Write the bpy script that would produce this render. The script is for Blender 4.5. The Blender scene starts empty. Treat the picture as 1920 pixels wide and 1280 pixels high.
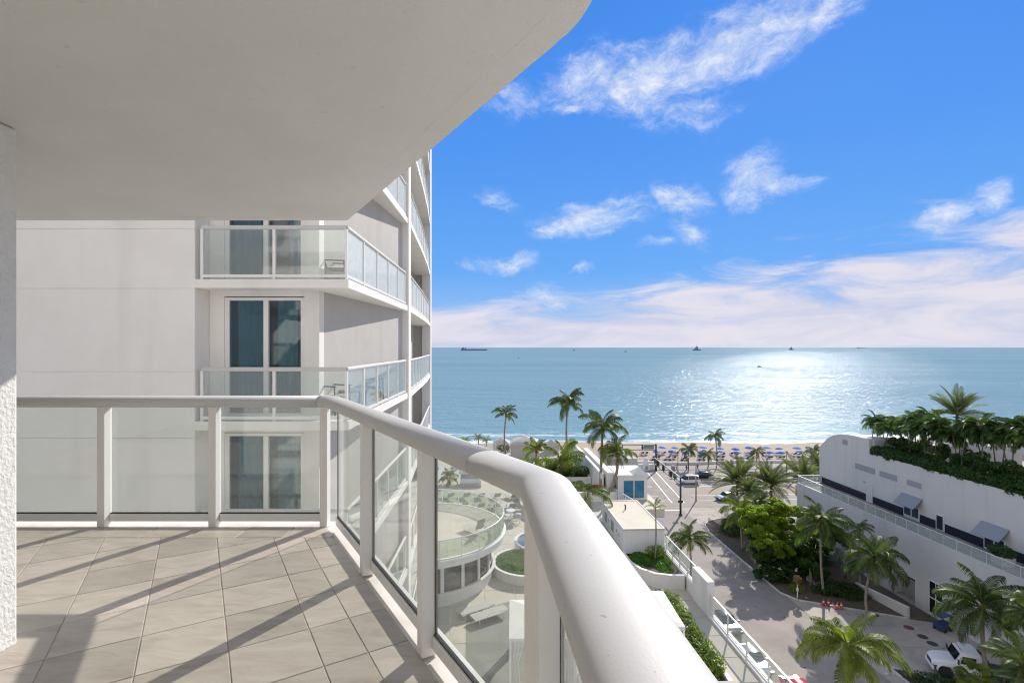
import bpy, bmesh, math, random
from mathutils import Vector, Matrix, Euler

# ------------------------------------------------------------------ camera, sky, sun, exposure
S = bpy.context.scene
C = S.collection
R = math.radians
SUN_AZ, SUN_EL = R(28.9), R(30.3)          # azimuth measured from +Y towards +X
CAM_Z = 30.0

cam_data = bpy.data.cameras.new('camera')
cam = bpy.data.objects.new('camera', cam_data)
C.objects.link(cam)
cam.location = (0, 0, CAM_Z)
cam.rotation_euler = (R(90), 0, 0)
cam_data.sensor_width = 36.0
cam_data.lens = 18.0
cam_data.shift_y = 11.0 / 1920.0
cam_data.clip_start = 0.05
cam_data.clip_end = 120000.0
S.camera = cam

S.view_settings.view_transform = 'Standard'
S.view_settings.look = 'None'
S.view_settings.gamma = 1.0
S.view_settings.use_curve_mapping = False
S.view_settings.exposure = 0.45

sun_data = bpy.data.lights.new('sun', 'SUN')
sun_data.energy = 4.1
sun_data.angle = R(0.53)
sun_data.color = (1.0, 0.935, 0.85)
sun = bpy.data.objects.new('sun', sun_data)
C.objects.link(sun)
sd = Vector((math.sin(SUN_AZ) * math.cos(SUN_EL), math.cos(SUN_AZ) * math.cos(SUN_EL), math.sin(SUN_EL)))
sun.rotation_euler = (-sd).to_track_quat('-Z', 'Y').to_euler()
sun.location = sd * 200 + Vector((0, 0, 30))

SKY_STRENGTH = 0.12
SKY_K = 1.0 / SKY_STRENGTH / 2 ** S.view_settings.exposure     # colours below are as seen at that exposure


def srgb(r, g, b):
    f = lambda c: (c / 255 / 12.92) if c / 255 <= 0.04045 else ((c / 255 + 0.055) / 1.055) ** 2.4
    return (f(r), f(g), f(b), 1.0)


def build_world():
    w = bpy.data.worlds.new('World')
    S.world = w
    w.use_nodes = True
    nt = w.node_tree
    nt.nodes.clear()
    N, LK = nt.nodes, nt.links

    def math_(op, a, b=None, c=None, clamp=False):
        n = N.new('ShaderNodeMath'); n.operation = op; n.use_clamp = clamp
        for i, v in enumerate((a, b, c)):
            if v is None: continue
            if isinstance(v, (int, float)): n.inputs[i].default_value = v
            else: LK.new(v, n.inputs[i])
        return n.outputs[0]

    def mix(fac, a, b, blend='MIX'):
        n = N.new('ShaderNodeMix'); n.data_type = 'RGBA'; n.blend_type = blend
        for sock, v in ((n.inputs[0], fac), (n.inputs[6], a), (n.inputs[7], b)):
            if isinstance(v, (int, float)): sock.default_value = v
            elif isinstance(v, tuple): sock.default_value = v
            else: LK.new(v, sock)
        return n.outputs[2]

    def maprange(v, a, b, c, d, kind='SMOOTHSTEP'):
        n = N.new('ShaderNodeMapRange'); n.interpolation_type = kind
        LK.new(v, n.inputs[0])
        for i, x in enumerate((a, b, c, d)): n.inputs[i + 1].default_value = x
        return n.outputs[0]

    def noise(vec, scale, detail, rough, dist=0.0, lac=2.0):
        n = N.new('ShaderNodeTexNoise'); n.inputs['Scale'].default_value = scale
        n.inputs['Detail'].default_value = detail; n.inputs['Roughness'].default_value = rough
        n.inputs['Distortion'].default_value = dist; n.inputs['Lacunarity'].default_value = lac
        LK.new(vec, n.inputs['Vector'])
        return n.outputs['Fac']

    sky = N.new('ShaderNodeTexSky')
    sky.sky_type = 'NISHITA'
    sky.sun_disc = False
    sky.sun_elevation = SUN_EL
    sky.sun_rotation = SUN_AZ
    sky.altitude = 30
    sky.air_density = 1.0
    sky.dust_density = 0.2
    sky.ozone_density = 2.0

    tc = N.new('ShaderNodeTexCoord')
    sep = N.new('ShaderNodeSeparateXYZ'); LK.new(tc.outputs['Generated'], sep.inputs[0])
    x, y, z = sep.outputs
    az = math_('ARCTAN2', x, y)
    el = math_('ARCSINE', z)
    # clear blue: gradient over elevation, the same all round
    ramp = N.new('ShaderNodeValToRGB')
    LK.new(maprange(el, 0.0, 1.2, 0.0, 1.0, 'LINEAR'), ramp.inputs[0])
    e = ramp.color_ramp.elements
    e[0].position = 0.0; e[0].color = srgb(160, 198, 243)
    e[1].position = 1.0; e[1].color = srgb(40, 108, 215)
    for p, c in ((0.12, srgb(100, 168, 245)), (0.3, srgb(78, 150, 242)), (0.55, srgb(62, 135, 234))):
        k = e.new(p); k.color = c
    grad = mix(1.0, ramp.outputs[0], (SKY_K, SKY_K, SKY_K, 1), 'MULTIPLY')
    base = mix(0.965, sky.outputs[0], grad)

    # clouds live in direction space (azimuth, elevation)
    comb = N.new('ShaderNodeCombineXYZ')
    LK.new(az, comb.inputs[0]); LK.new(el, comb.inputs[1])
    ae = comb.outputs[0]
    mp = N.new('ShaderNodeMapping'); mp.inputs['Scale'].default_value = (1.0, 2.3, 1.0)
    mp.inputs['Rotation'].default_value = (0, 0, R(-14))
    LK.new(ae, mp.inputs['Vector'])
    n_big = noise(mp.outputs[0], 3.2, 3, 0.5, 0.3)
    # domain warp, so that the clouds tear into feathers
    wn = N.new('ShaderNodeTexNoise'); wn.inputs['Scale'].default_value = 5.0; wn.inputs['Detail'].default_value = 6; wn.inputs['Roughness'].default_value = 0.6
    LK.new(ae, wn.inputs['Vector'])
    wv = N.new('ShaderNodeVectorMath'); wv.operation = 'MULTIPLY_ADD'; wv.inputs[1].default_value = (0.11, 0.11, 0); wv.inputs[2].default_value = (-0.055, -0.055, 0)
    LK.new(wn.outputs['Color'], wv.inputs[0])
    wa = N.new('ShaderNodeVectorMath'); wa.operation = 'ADD'; LK.new(ae, wa.inputs[0]); LK.new(wv.outputs[0], wa.inputs[1])
    aw = wa.outputs[0]
    mpf = N.new('ShaderNodeMapping'); mpf.inputs['Scale'].default_value = (1.0, 1.9, 1.0); mpf.inputs['Rotation'].default_value = (0, 0, R(-20))
    LK.new(aw, mpf.inputs['Vector'])
    n_fine = noise(mpf.outputs[0], 13.0, 14, 0.70, 0.0)
    mp2 = N.new('ShaderNodeMapping'); mp2.inputs['Scale'].default_value = (1.0, 4.2, 1.0)
    mp2.inputs['Rotation'].default_value = (0, 0, R(-7)); mp2.inputs['Location'].default_value = (4.3, 1.7, 0)
    LK.new(ae, mp2.inputs['Vector'])
    n_bank = noise(mp2.outputs[0], 5.0, 10, 0.6, 0.6)

    def pe(px, py):
        dx, dz = (px - 960) / 960, (651 - py) / 960
        l = math.sqrt(dx * dx + 1 + dz * dz)
        return math.atan2(dx, 1), math.asin(dz / l)

    wisps = [  # x, y, half width, half height, tilt, weight  (photograph pixels turned into az, el)
        (1110, 140, 95, 62, 10, .9), (1210, 130, 120, 60, 14, 1.0), (1330, 100, 140, 62, 18, 1.0), (1450, 62, 140, 62, 18, 1.0),
        (1545, 35, 90, 45, 15, .95), (1230, 185, 150, 48, -14, .72), (1320, 212, 70, 22, -10, .6), (1075, 196, 80, 20, -4, .62),
        (1110, 412, 105, 34, 4, .95), (1045, 425, 50, 24, 30, .85), (1275, 372, 62, 34, -12, .9), (1415, 340, 55, 60, -35, .95),
        (1462, 348, 60, 18, -8, .8), (1285, 436, 42, 28, -20, .85), (1240, 456, 45, 9, 8, .7), (1775, 412, 50, 24, 18, .95),
        (1755, 440, 24, 36, 35, .8), (1862, 382, 40, 34, 15, .85), (945, 497, 80, 16, 4, .85), (1090, 505, 30, 8, 12, .75),
        (925, 372, 50, 26, -20, .6), (960, 200, 60, 34, 10, .6), (1025, 560, 40, 34, -15, .75)]
    total = None
    for px, py, rx, ry, tilt, wgt in wisps:
        a0, e0 = pe(px, py)
        a1 = pe(px + rx, py)[0] - a0
        e1 = pe(px, py - ry)[1] - e0
        m = N.new('ShaderNodeMapping'); m.vector_type = 'TEXTURE'
        m.inputs['Location'].default_value = (a0, e0, 0); m.inputs['Rotation'].default_value = (0, 0, R(tilt))
        m.inputs['Scale'].default_value = (abs(a1), abs(e1), 1)
        LK.new(aw, m.inputs['Vector'])
        ln = N.new('ShaderNodeVectorMath'); ln.operation = 'LENGTH'; LK.new(m.outputs[0], ln.inputs[0])
        v = maprange(ln.outputs['Value'], 0.0, 1.75, wgt, 0.0)
        total = v if total is None else math_('MAXIMUM', total, v)
    # other wisps over the unseen rest of the sky, thickened to fill the shade
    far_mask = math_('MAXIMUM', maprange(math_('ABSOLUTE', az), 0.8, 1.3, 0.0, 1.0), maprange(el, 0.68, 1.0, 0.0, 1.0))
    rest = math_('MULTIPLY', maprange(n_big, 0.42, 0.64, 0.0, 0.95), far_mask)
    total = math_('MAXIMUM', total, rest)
    fill_veil = math_('MULTIPLY', maprange(n_big, 0.3, 0.6, 0.42, 0.8), far_mask)      # unseen pale cloud added to lift and neutralise the shade
    dens = math_('ADD', math_('MULTIPLY', total, 0.74), math_('MULTIPLY', math_('SUBTRACT', n_fine, 0.5), 1.75))
    wisp = maprange(dens, 0.05, 1.15, 0.0, 0.97)
    wisp = math_('MULTIPLY', wisp, maprange(total, 0.05, 0.4, 0.0, 1.0))
    # cloud bank along the horizon, all round, a little higher to the right
    edge = math_('ADD', math_('MULTIPLY', maprange(az, -0.3, 0.9, 0.0, 1.0), 0.11), 0.088)
    rel = math_('DIVIDE', el, edge)
    bank = math_('ADD', math_('SUBTRACT', 1.05, rel), math_('MULTIPLY', math_('SUBTRACT', n_bank, 0.5), 1.9))
    bank = maprange(bank, 0.0, 0.62, 0.0, 0.95)
    bank = math_('MULTIPLY', bank, maprange(el, -0.02, 0.0, 1.0, 1.0))
    wcol = mix(maprange(n_fine, 0.35, 0.7, 0.0, 1.0), srgb(214, 226, 246), srgb(250, 251, 255))
    bcol = mix(maprange(n_bank, 0.35, 0.65, 0.0, 1.0), srgb(206, 210, 232), srgb(233, 228, 238))
    wcol = mix(1.0, wcol, (SKY_K, SKY_K, SKY_K, 1), 'MULTIPLY')
    bcol = mix(1.0, bcol, (SKY_K, SKY_K, SKY_K, 1), 'MULTIPLY')
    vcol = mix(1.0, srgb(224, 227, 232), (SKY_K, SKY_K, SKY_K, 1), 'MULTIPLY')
    col = mix(wisp, mix(fill_veil, base, vcol), wcol)
    col = mix(bank, col, bcol)
    bg = N.new('ShaderNodeBackground'); bg.inputs['Strength'].default_value = SKY_STRENGTH
    LK.new(col, bg.inputs['Color'])
    out = N.new('ShaderNodeOutputWorld'); LK.new(bg.outputs[0], out.inputs['Surface'])


build_world()
S.cycles.max_bounces = 10
S.cycles.diffuse_bounces = 5
S.cycles.glossy_bounces = 4
S.cycles.transparent_max_bounces = 24
S.cycles.sample_clamp_indirect = 8.0
S.cycles.use_denoising = True
S.cycles.denoising_prefilter = 'ACCURATE'
S.cycles.filter_width = 1.1

# ------------------------------------------------------------------ helpers
TH = R(3.1)                                  # the street grid is turned a little against the view
CT, ST = math.cos(TH), math.sin(TH)


def SF(p, s, z=0.0):
    """street frame (p across the street, s along it) to world"""
    return Vector((p * CT - s * ST, p * ST + s * CT, z))


def to_sf(v):
    return (v[0] * CT + v[1] * ST, -v[0] * ST + v[1] * CT)


def at(px, py, z=0.0):
    """where the sight line of a photograph pixel meets the level z"""
    d = 960.0 * (CAM_Z - z) / (py - 651.0)
    return Vector(((px - 960) / 960 * d, d, z))


def on_wall(px, py, P):
    """where it meets the vertical plane p = P of the street frame: s, z"""
    u = (px - 960) / 960
    d = P / (u * CT + ST)
    return (-u * d * ST + d * CT, CAM_Z - (py - 651) / 960 * d)


class MB:
    def __init__(self):
        self.v, self.f = [], []

    def add(self, verts, faces):
        o = len(self.v)
        self.v.extend([tuple(p) for p in verts])
        self.f.extend([tuple(i + o for i in f) for f in faces])
        return self

    def box(self, x0, x1, y0, y1, z0, z1):
        return self.add([(x0, y0, z0), (x1, y0, z0), (x1, y1, z0), (x0, y1, z0), (x0, y0, z1), (x1, y0, z1), (x1, y1, z1), (x0, y1, z1)],
                        [(3, 2, 1, 0), (4, 5, 6, 7), (0, 1, 5, 4), (1, 2, 6, 5), (2, 3, 7, 6), (3, 0, 4, 7)])

    def frust(self, x0, x1, y0, y1, z0, X0, X1, Y0, Y1, z1):
        return self.add([(x0, y0, z0), (x1, y0, z0), (x1, y1, z0), (x0, y1, z0), (X0, Y0, z1), (X1, Y0, z1), (X1, Y1, z1), (X0, Y1, z1)],
                        [(3, 2, 1, 0), (4, 5, 6, 7), (0, 1, 5, 4), (1, 2, 6, 5), (2, 3, 7, 6), (3, 0, 4, 7)])

    def beam(self, p, q, w, h, up=(0, 0, 1)):
        p, q = Vector(p), Vector(q)
        d = (q - p).normalized(); up = Vector(up)
        s = d.cross(up)
        if s.length < 1e-4: s = d.cross(Vector((1, 0, 0)))
        s.normalize(); u = s.cross(d)
        vs = []
        for b in (p, q):
            for a, c in ((-1, -1), (1, -1), (1, 1), (-1, 1)):
                vs.append(b + s * (a * w / 2) + u * (c * h / 2))
        return self.add(vs, [(3, 2, 1, 0), (4, 5, 6, 7), (0, 1, 5, 4), (1, 2, 6, 5), (2, 3, 7, 6), (3, 0, 4, 7)])

    def tube(self, pts, rad, n=8, caps=True):
        pts = [Vector(p) for p in pts]
        if not isinstance(rad, (list, tuple)): rad = [rad] * len(pts)
        vs, fs, prev = [], [], None
        for i, p in enumerate(pts):
            d = (pts[min(i + 1, len(pts) - 1)] - pts[max(i - 1, 0)]).normalized()
            if prev is None:
                a = Vector((0, 0, 1)) if abs(d.z) < 0.9 else Vector((1, 0, 0))
                s = d.cross(a).normalized()
            else:
                s = (prev - d * prev.dot(d)).normalized()
            prev = s; u = d.cross(s)
            for k in range(n):
                t = 2 * math.pi * k / n
                vs.append(p + (s * math.cos(t) + u * math.sin(t)) * rad[i])
        for i in range(len(pts) - 1):
            for k in range(n):
                a, b = i * n + k, i * n + (k + 1) % n
                fs.append((a, b, b + n, a + n))
        if caps:
            fs.append(tuple(range(n - 1, -1, -1)))
            fs.append(tuple((len(pts) - 1) * n + k for k in range(n)))
        return self.add(vs, fs)

    def lathe(self, prof, n=16, c=(0, 0, 0), a0=0.0, a1=2 * math.pi):
        full = abs(a1 - a0 - 2 * math.pi) < 1e-6
        m = n if full else n + 1
        vs, fs = [], []
        for r, z in prof:
            for k in range(m):
                t = a0 + (a1 - a0) * k / n
                vs.append((c[0] + r * math.cos(t), c[1] + r * math.sin(t), c[2] + z))
        for i in range(len(prof) - 1):
            for k in range(n):
                a, b = i * m + k, i * m + (k + 1) % m
                fs.append((a, b, b + m, a + m))
        return self.add(vs, fs)

    def prism(self, poly, z0, z1):
        n = len(poly)
        vs = [(p[0], p[1], z0) for p in poly] + [(p[0], p[1], z1) for p in poly]
        fs = [tuple(range(n - 1, -1, -1)), tuple(range(n, 2 * n))]
        fs += [(i, (i + 1) % n, (i + 1) % n + n, i + n) for i in range(n)]
        return self.add(vs, fs)

    def face(self, *pts):
        return self.add(pts, [tuple(range(len(pts)))])

    def mesh(self, name, mat=None, smooth=False):
        me = bpy.data.meshes.new(name)
        me.from_pydata(self.v, [], self.f)
        if mat: me.materials.append(mat)
        if smooth:
            for p in me.polygons: p.use_smooth = True
        me.update()
        return me

    def obj(self, name, mat, parent=None, smooth=False, bevel=0.0, loc=(0, 0, 0), rot=0.0):
        o = link(name, self.mesh(name, mat, smooth), parent, loc, rot)
        if bevel:
            b = o.modifiers.new('bevel', 'BEVEL'); b.width = bevel; b.segments = 2; b.limit_method = 'ANGLE'
        return o


def link(name, data, parent=None, loc=(0, 0, 0), rot=0.0, scale=1.0):
    o = bpy.data.objects.new(name, data)
    C.objects.link(o)
    o.location = loc
    o.rotation_euler = rot if isinstance(rot, (tuple, Euler)) else (0, 0, rot)
    o.scale = (scale,) * 3 if isinstance(scale, (int, float)) else scale
    if parent: o.parent = parent
    return o


def tag(o, label=None, cat=None, group=None, kind=None):
    if label: o['label'] = label
    if cat: o['category'] = cat
    if group: o['group'] = group
    if kind: o['kind'] = kind
    return o


def thing(name, label, cat, loc=(0, 0, 0), rot=0.0, group=None):
    return tag(link(name, None, None, loc, rot), label, cat, group)


def dup(root, loc, rot=0.0, label=None, group=None, scale=None):
    def cp(o, par):
        c = o.copy(); C.objects.link(c); c.parent = par
        for ch in o.children: cp(ch, c)
        return c
    r = cp(root, None)
    r.location = loc; r.rotation_euler = (0, 0, rot)
    if label: r['label'] = label
    if group: r['group'] = group
    if scale: r.scale = (scale,) * 3
    return r


ORD = ['first', 'second', 'third', 'fourth', 'fifth', 'sixth', 'seventh', 'eighth', 'ninth', 'tenth', 'eleventh', 'twelfth', 'thirteenth',
       'fourteenth', 'fifteenth', 'sixteenth', 'seventeenth', 'eighteenth', 'nineteenth', 'twentieth', 'twenty-first', 'twenty-second',
       'twenty-third', 'twenty-fourth', 'twenty-fifth', 'twenty-sixth', 'twenty-seventh', 'twenty-eighth']

# ------------------------------------------------------------------ materials


def pmat(name, col, rough=0.6, var=0.08, scale=2.0, bump=0.0, bscale=30.0, metallic=0.0, spec=0.5, rnd=0.0, detail=6, stretch=None, dirt=None, streak=None, speck=None):
    m = bpy.data.materials.new(name); m.use_nodes = True
    nt = m.node_tree; N, LK = nt.nodes, nt.links
    b = N['Principled BSDF']
    b.inputs['Roughness'].default_value = rough
    b.inputs['Metallic'].default_value = metallic
    b.inputs['Specular IOR Level'].default_value = spec
    tc = N.new('ShaderNodeTexCoord'); vec = tc.outputs['Object']
    if stretch:
        mp = N.new('ShaderNodeMapping'); mp.inputs['Scale'].default_value = stretch
        LK.new(vec, mp.inputs['Vector']); vec = mp.outputs[0]
    n = N.new('ShaderNodeTexNoise'); n.inputs['Scale'].default_value = scale; n.inputs['Detail'].default_value = detail
    n.inputs['Roughness'].default_value = 0.6
    LK.new(vec, n.inputs['Vector'])
    r = N.new('ShaderNodeMapRange'); r.inputs[1].default_value = 0.28; r.inputs[2].default_value = 0.72
    LK.new(n.outputs['Fac'], r.inputs[0])
    mx = N.new('ShaderNodeMix'); mx.data_type = 'RGBA'
    LK.new(r.outputs[0], mx.inputs[0])
    mx.inputs[6].default_value = tuple(c * (1 - var) for c in col[:3]) + (1,)
    mx.inputs[7].default_value = tuple(min(1, c * (1 + var)) for c in col[:3]) + (1,)
    c_out = mx.outputs[2]
    if dirt:      # (colour, amount, scale): patches with a shape of their own
        n3 = N.new('ShaderNodeTexNoise'); n3.inputs['Scale'].default_value = dirt[2]; n3.inputs['Detail'].default_value = 8
        LK.new(tc.outputs['Object'], n3.inputs['Vector'])
        r3 = N.new('ShaderNodeMapRange'); r3.inputs[1].default_value = 0.52; r3.inputs[2].default_value = 0.75; r3.inputs[4].default_value = dirt[1]
        LK.new(n3.outputs['Fac'], r3.inputs[0])
        m3 = N.new('ShaderNodeMix'); m3.data_type = 'RGBA'
        LK.new(r3.outputs[0], m3.inputs[0]); LK.new(c_out, m3.inputs[6]); m3.inputs[7].default_value = tuple(dirt[0][:3]) + (1,)
        c_out = m3.outputs[2]
    for par, kind in ((streak, 'streak'), (speck, 'speck')):      # rain runs down walls; small spots of grime
        if not par: continue
        col2, amt, sc2 = par
        mp4 = N.new('ShaderNodeMapping'); mp4.inputs['Scale'].default_value = (1, 1, 0.06) if kind == 'streak' else (1, 1, 1)
        LK.new(tc.outputs['Object'], mp4.inputs['Vector'])
        n4 = N.new('ShaderNodeTexNoise'); n4.inputs['Scale'].default_value = sc2; n4.inputs['Detail'].default_value = 6 if kind == 'streak' else 1
        LK.new(mp4.outputs[0], n4.inputs['Vector'])
        r4 = N.new('ShaderNodeMapRange'); r4.inputs[1].default_value = 0.54 if kind == 'streak' else 0.735
        r4.inputs[2].default_value = 0.75 if kind == 'streak' else 0.77; r4.inputs[4].default_value = amt
        LK.new(n4.outputs['Fac'], r4.inputs[0])
        m4 = N.new('ShaderNodeMix'); m4.data_type = 'RGBA'
        LK.new(r4.outputs[0], m4.inputs[0]); LK.new(c_out, m4.inputs[6]); m4.inputs[7].default_value = tuple(col2) + (1,)
        c_out = m4.outputs[2]
    if rnd:
        oi = N.new('ShaderNodeObjectInfo')
        r2 = N.new('ShaderNodeMapRange'); r2.inputs[3].default_value = 1 - rnd; r2.inputs[4].default_value = 1 + rnd
        LK.new(oi.outputs['Random'], r2.inputs[0])
        v = N.new('ShaderNodeVectorMath'); v.operation = 'SCALE'
        LK.new(c_out, v.inputs[0]); LK.new(r2.outputs[0], v.inputs['Scale'])
        c_out = v.outputs[0]
    LK.new(c_out, b.inputs['Base Color'])
    if bump:
        n2 = N.new('ShaderNodeTexNoise'); n2.inputs['Scale'].default_value = bscale; n2.inputs['Detail'].default_value = 5
        LK.new(tc.outputs['Object'], n2.inputs['Vector'])
        bp = N.new('ShaderNodeBump'); bp.inputs['Strength'].default_value = 1.0; bp.inputs['Distance'].default_value = bump
        LK.new(n2.outputs['Fac'], bp.inputs['Height']); LK.new(bp.outputs[0], b.inputs['Normal'])
    return m


def leafmat(name, col, col2, trans=0.35, rough=0.45, rnd=0.25):
    m = bpy.data.materials.new(name); m.use_nodes = True
    nt = m.node_tree; N, LK = nt.nodes, nt.links
    N.remove(N['Principled BSDF'])
    out = N['Material Output']
    tc = N.new('ShaderNodeTexCoord')
    n = N.new('ShaderNodeTexNoise'); n.inputs['Scale'].default_value = 1.3; n.inputs['Detail'].default_value = 4
    LK.new(tc.outputs['Object'], n.inputs['Vector'])
    oi = N.new('ShaderNodeObjectInfo')
    ad = N.new('ShaderNodeMath'); ad.operation = 'ADD'
    r = N.new('ShaderNodeMapRange'); r.inputs[1].default_value = 0.3; r.inputs[2].default_value = 0.7
    LK.new(n.outputs['Fac'], r.inputs[0])
    k = N.new('ShaderNodeMath'); k.operation = 'MULTIPLY_ADD'; k.inputs[1].default_value = rnd * 2; k.inputs[2].default_value = -rnd
    LK.new(oi.outputs['Random'], k.inputs[0])
    LK.new(r.outputs[0], ad.inputs[0]); LK.new(k.outputs[0], ad.inputs[1]); ad.use_clamp = True
    mx = N.new('ShaderNodeMix'); mx.data_type = 'RGBA'
    LK.new(ad.outputs[0], mx.inputs[0]); mx.inputs[6].default_value = tuple(col) + (1,); mx.inputs[7].default_value = tuple(col2) + (1,)
    p = N.new('ShaderNodeBsdfPrincipled'); p.inputs['Roughness'].default_value = rough
    p.inputs['Specular IOR Level'].default_value = 0.25
    LK.new(mx.outputs[2], p.inputs['Base Color'])
    t = N.new('ShaderNodeBsdfTranslucent')
    sc = N.new('ShaderNodeMix'); sc.data_type = 'RGBA'; sc.blend_type = 'MULTIPLY'; sc.inputs[0].default_value = 1.0
    LK.new(mx.outputs[2], sc.inputs[6]); sc.inputs[7].default_value = (1.5, 1.7, 0.7, 1)
    LK.new(sc.outputs[2], t.inputs['Color'])
    ms = N.new('ShaderNodeMixShader'); ms.inputs[0].default_value = trans
    LK.new(p.outputs[0], ms.inputs[1]); LK.new(t.outputs[0], ms.inputs[2])
    LK.new(ms.outputs[0], out.inputs['Surface'])
    return m


def glassmat(name, tint=(0.9, 0.95, 0.93), refl=1.0, haze=0.0, rough=0.0, edge=0.8):
    """thin pane: clear tint plus Fresnel reflection, with a pale diffuse haze"""
    m = bpy.data.materials.new(name); m.use_nodes = True
    nt = m.node_tree; N, LK = nt.nodes, nt.links
    N.remove(N['Principled BSDF']); out = N['Material Output']
    t = N.new('ShaderNodeBsdfTransparent'); t.inputs['Color'].default_value = tuple(tint) + (1,)
    g = N.new('ShaderNodeBsdfGlossy'); g.inputs['Roughness'].default_value = rough; g.inputs['Color'].default_value = (1, 1, 1, 1)
    lw = N.new('ShaderNodeLayerWeight'); lw.inputs['Blend'].default_value = 0.5      # Schlick, alike from both sides
    f = N.new('ShaderNodeMath'); f.operation = 'POWER'; f.inputs[1].default_value = 5.0
    LK.new(lw.outputs['Facing'], f.inputs[0])
    k = N.new('ShaderNodeMath'); k.operation = 'MULTIPLY_ADD'; k.inputs[1].default_value = edge; k.inputs[2].default_value = 0.045 * refl; k.use_clamp = True
    LK.new(f.outputs[0], k.inputs[0])
    ms = N.new('ShaderNodeMixShader'); LK.new(k.outputs[0], ms.inputs[0])
    LK.new(t.outputs[0], ms.inputs[1]); LK.new(g.outputs[0], ms.inputs[2])
    s = ms.outputs[0]
    if haze:
        d = N.new('ShaderNodeBsdfDiffuse'); d.inputs['Color'].default_value = (0.82, 0.85, 0.83, 1)
        tc = N.new('ShaderNodeTexCoord')
        n = N.new('ShaderNodeTexNoise'); n.inputs['Scale'].default_value = 6; n.inputs['Detail'].default_value = 8
        LK.new(tc.outputs['Object'], n.inputs['Vector'])
        r = N.new('ShaderNodeMapRange'); r.inputs[1].default_value = 0.3; r.inputs[2].default_value = 0.8
        r.inputs[3].default_value = haze * 0.88; r.inputs[4].default_value = haze * 1.12
        LK.new(n.outputs['Fac'], r.inputs[0])
        m2 = N.new('ShaderNodeMixShader'); LK.new(r.outputs[0], m2.inputs[0])
        LK.new(s, m2.inputs[1]); LK.new(d.outputs[0], m2.inputs[2]); s = m2.outputs[0]
    LK.new(s, out.inputs['Surface'])
    return m


M = {}
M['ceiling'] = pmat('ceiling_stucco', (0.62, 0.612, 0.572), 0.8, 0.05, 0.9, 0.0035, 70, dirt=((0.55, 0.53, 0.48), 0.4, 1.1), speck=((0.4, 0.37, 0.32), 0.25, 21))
M['stucco'] = pmat('white_stucco', (0.765, 0.742, 0.70), 0.8, 0.03, 1.2, 0.002, 60, dirt=((0.66, 0.63, 0.57), 0.3, 0.7), streak=((0.55, 0.52, 0.46), 0.35, 1.6))
M['rough_stucco'] = pmat('rough_stucco', (0.70, 0.695, 0.675), 0.85, 0.06, 8, 0.008, 45)
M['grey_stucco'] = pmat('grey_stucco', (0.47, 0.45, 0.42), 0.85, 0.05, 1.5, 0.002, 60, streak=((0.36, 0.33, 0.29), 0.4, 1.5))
M['white_metal'] = pmat('white_powder_coat', (0.76, 0.742, 0.705), 0.32, 0.02, 3, 0.0004, 25, dirt=((0.68, 0.66, 0.62), 0.25, 9))
M['rail_paint'] = pmat('white_rail_paint', (0.55, 0.54, 0.522), 0.5, 0.02, 2, 0.0003, 160, spec=0.22, dirt=((0.50, 0.485, 0.455), 0.35, 9), speck=((0.25, 0.23, 0.2), 0.6, 75))
M['gasket'] = pmat('black_gasket', (0.02, 0.02, 0.022), 0.6)
M['grout'] = pmat('grout', (0.40, 0.345, 0.29), 0.9, 0.45, 5)
M['slab'] = pmat('painted_slab', (0.70, 0.67, 0.63), 0.75, 0.1, 5, dirt=((0.5, 0.46, 0.41), 0.5, 4))
M['glass'] = glassmat('railing_glass', (0.95, 0.972, 0.952), 1.0, 0.055)
M['glass_far'] = glassmat('far_railing_glass', (0.93, 0.955, 0.945), 1.4, 0.09)
M['glass_pale_reflection'] = glassmat('pale_reflection_glass', (0.9, 0.93, 0.92), 1.3, 0.42, edge=0.3)  # diffuse white stands in for cloud reflections on the upper side panes
M['glass_hotel'] = glassmat('hotel_rail_glass', (0.82, 0.87, 0.85), 1.1, 0.2)
M['glass_green'] = glassmat('terrace_glass', (0.80, 0.86, 0.81), 1.0, 0.06)
M['window'] = glassmat('window_glass', (0.46, 0.68, 0.73), 1.9)
M['window_blue'] = pmat('blue_window_film', (0.01, 0.17, 0.28), 0.05, 0.3, 1.5, spec=0.8)
M['window_dark'] = pmat('dark_window_glass', (0.012, 0.016, 0.026), 0.06, 0.3, 0.8, spec=0.8)
M['window_teal'] = pmat('teal_window_glass', (0.02, 0.06, 0.075), 0.06, 0.3, 0.8, spec=0.8)
M['curtain'] = pmat('curtain_cloth', (0.40, 0.43, 0.43), 0.9, 0.15, 3)
M['interior'] = pmat('room_inside', (0.16, 0.22, 0.23), 0.9, 0.2, 1)
M['stripe'] = pmat('navy_base_band', (0.012, 0.014, 0.028), 0.35, 0.15, 1)
M['hotel'] = pmat('hotel_render', (0.60, 0.585, 0.55), 0.75, 0.02, 0.35, 0.001, 20, dirt=((0.54, 0.525, 0.49), 0.3, 0.25), streak=((0.42, 0.40, 0.36), 0.35, 0.9))
M['louver'] = pmat('grey_louver', (0.33, 0.33, 0.33), 0.6)
M['awning'] = pmat('grey_awning_cloth', (0.26, 0.275, 0.30), 0.7, 0.04, 3)
M['asphalt'] = pmat('asphalt', (0.29, 0.256, 0.218), 0.8, 0.14, 0.35, 0.004, 60, detail=10, dirt=((0.17, 0.15, 0.13), 0.6, 0.12), spec=0.2, speck=((0.05, 0.045, 0.04), 0.7, 0.9))
M['bike_lane'] = pmat('tan_lane', (0.36, 0.27, 0.19), 0.85, 0.12, 1.0, spec=0.2)
M['concrete'] = pmat('concrete_paving', (0.385, 0.34, 0.29), 0.85, 0.12, 0.7, 0.002, 40, dirt=((0.21, 0.19, 0.165), 0.6, 0.3), speck=((0.07, 0.06, 0.05), 0.7, 1.1))
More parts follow.
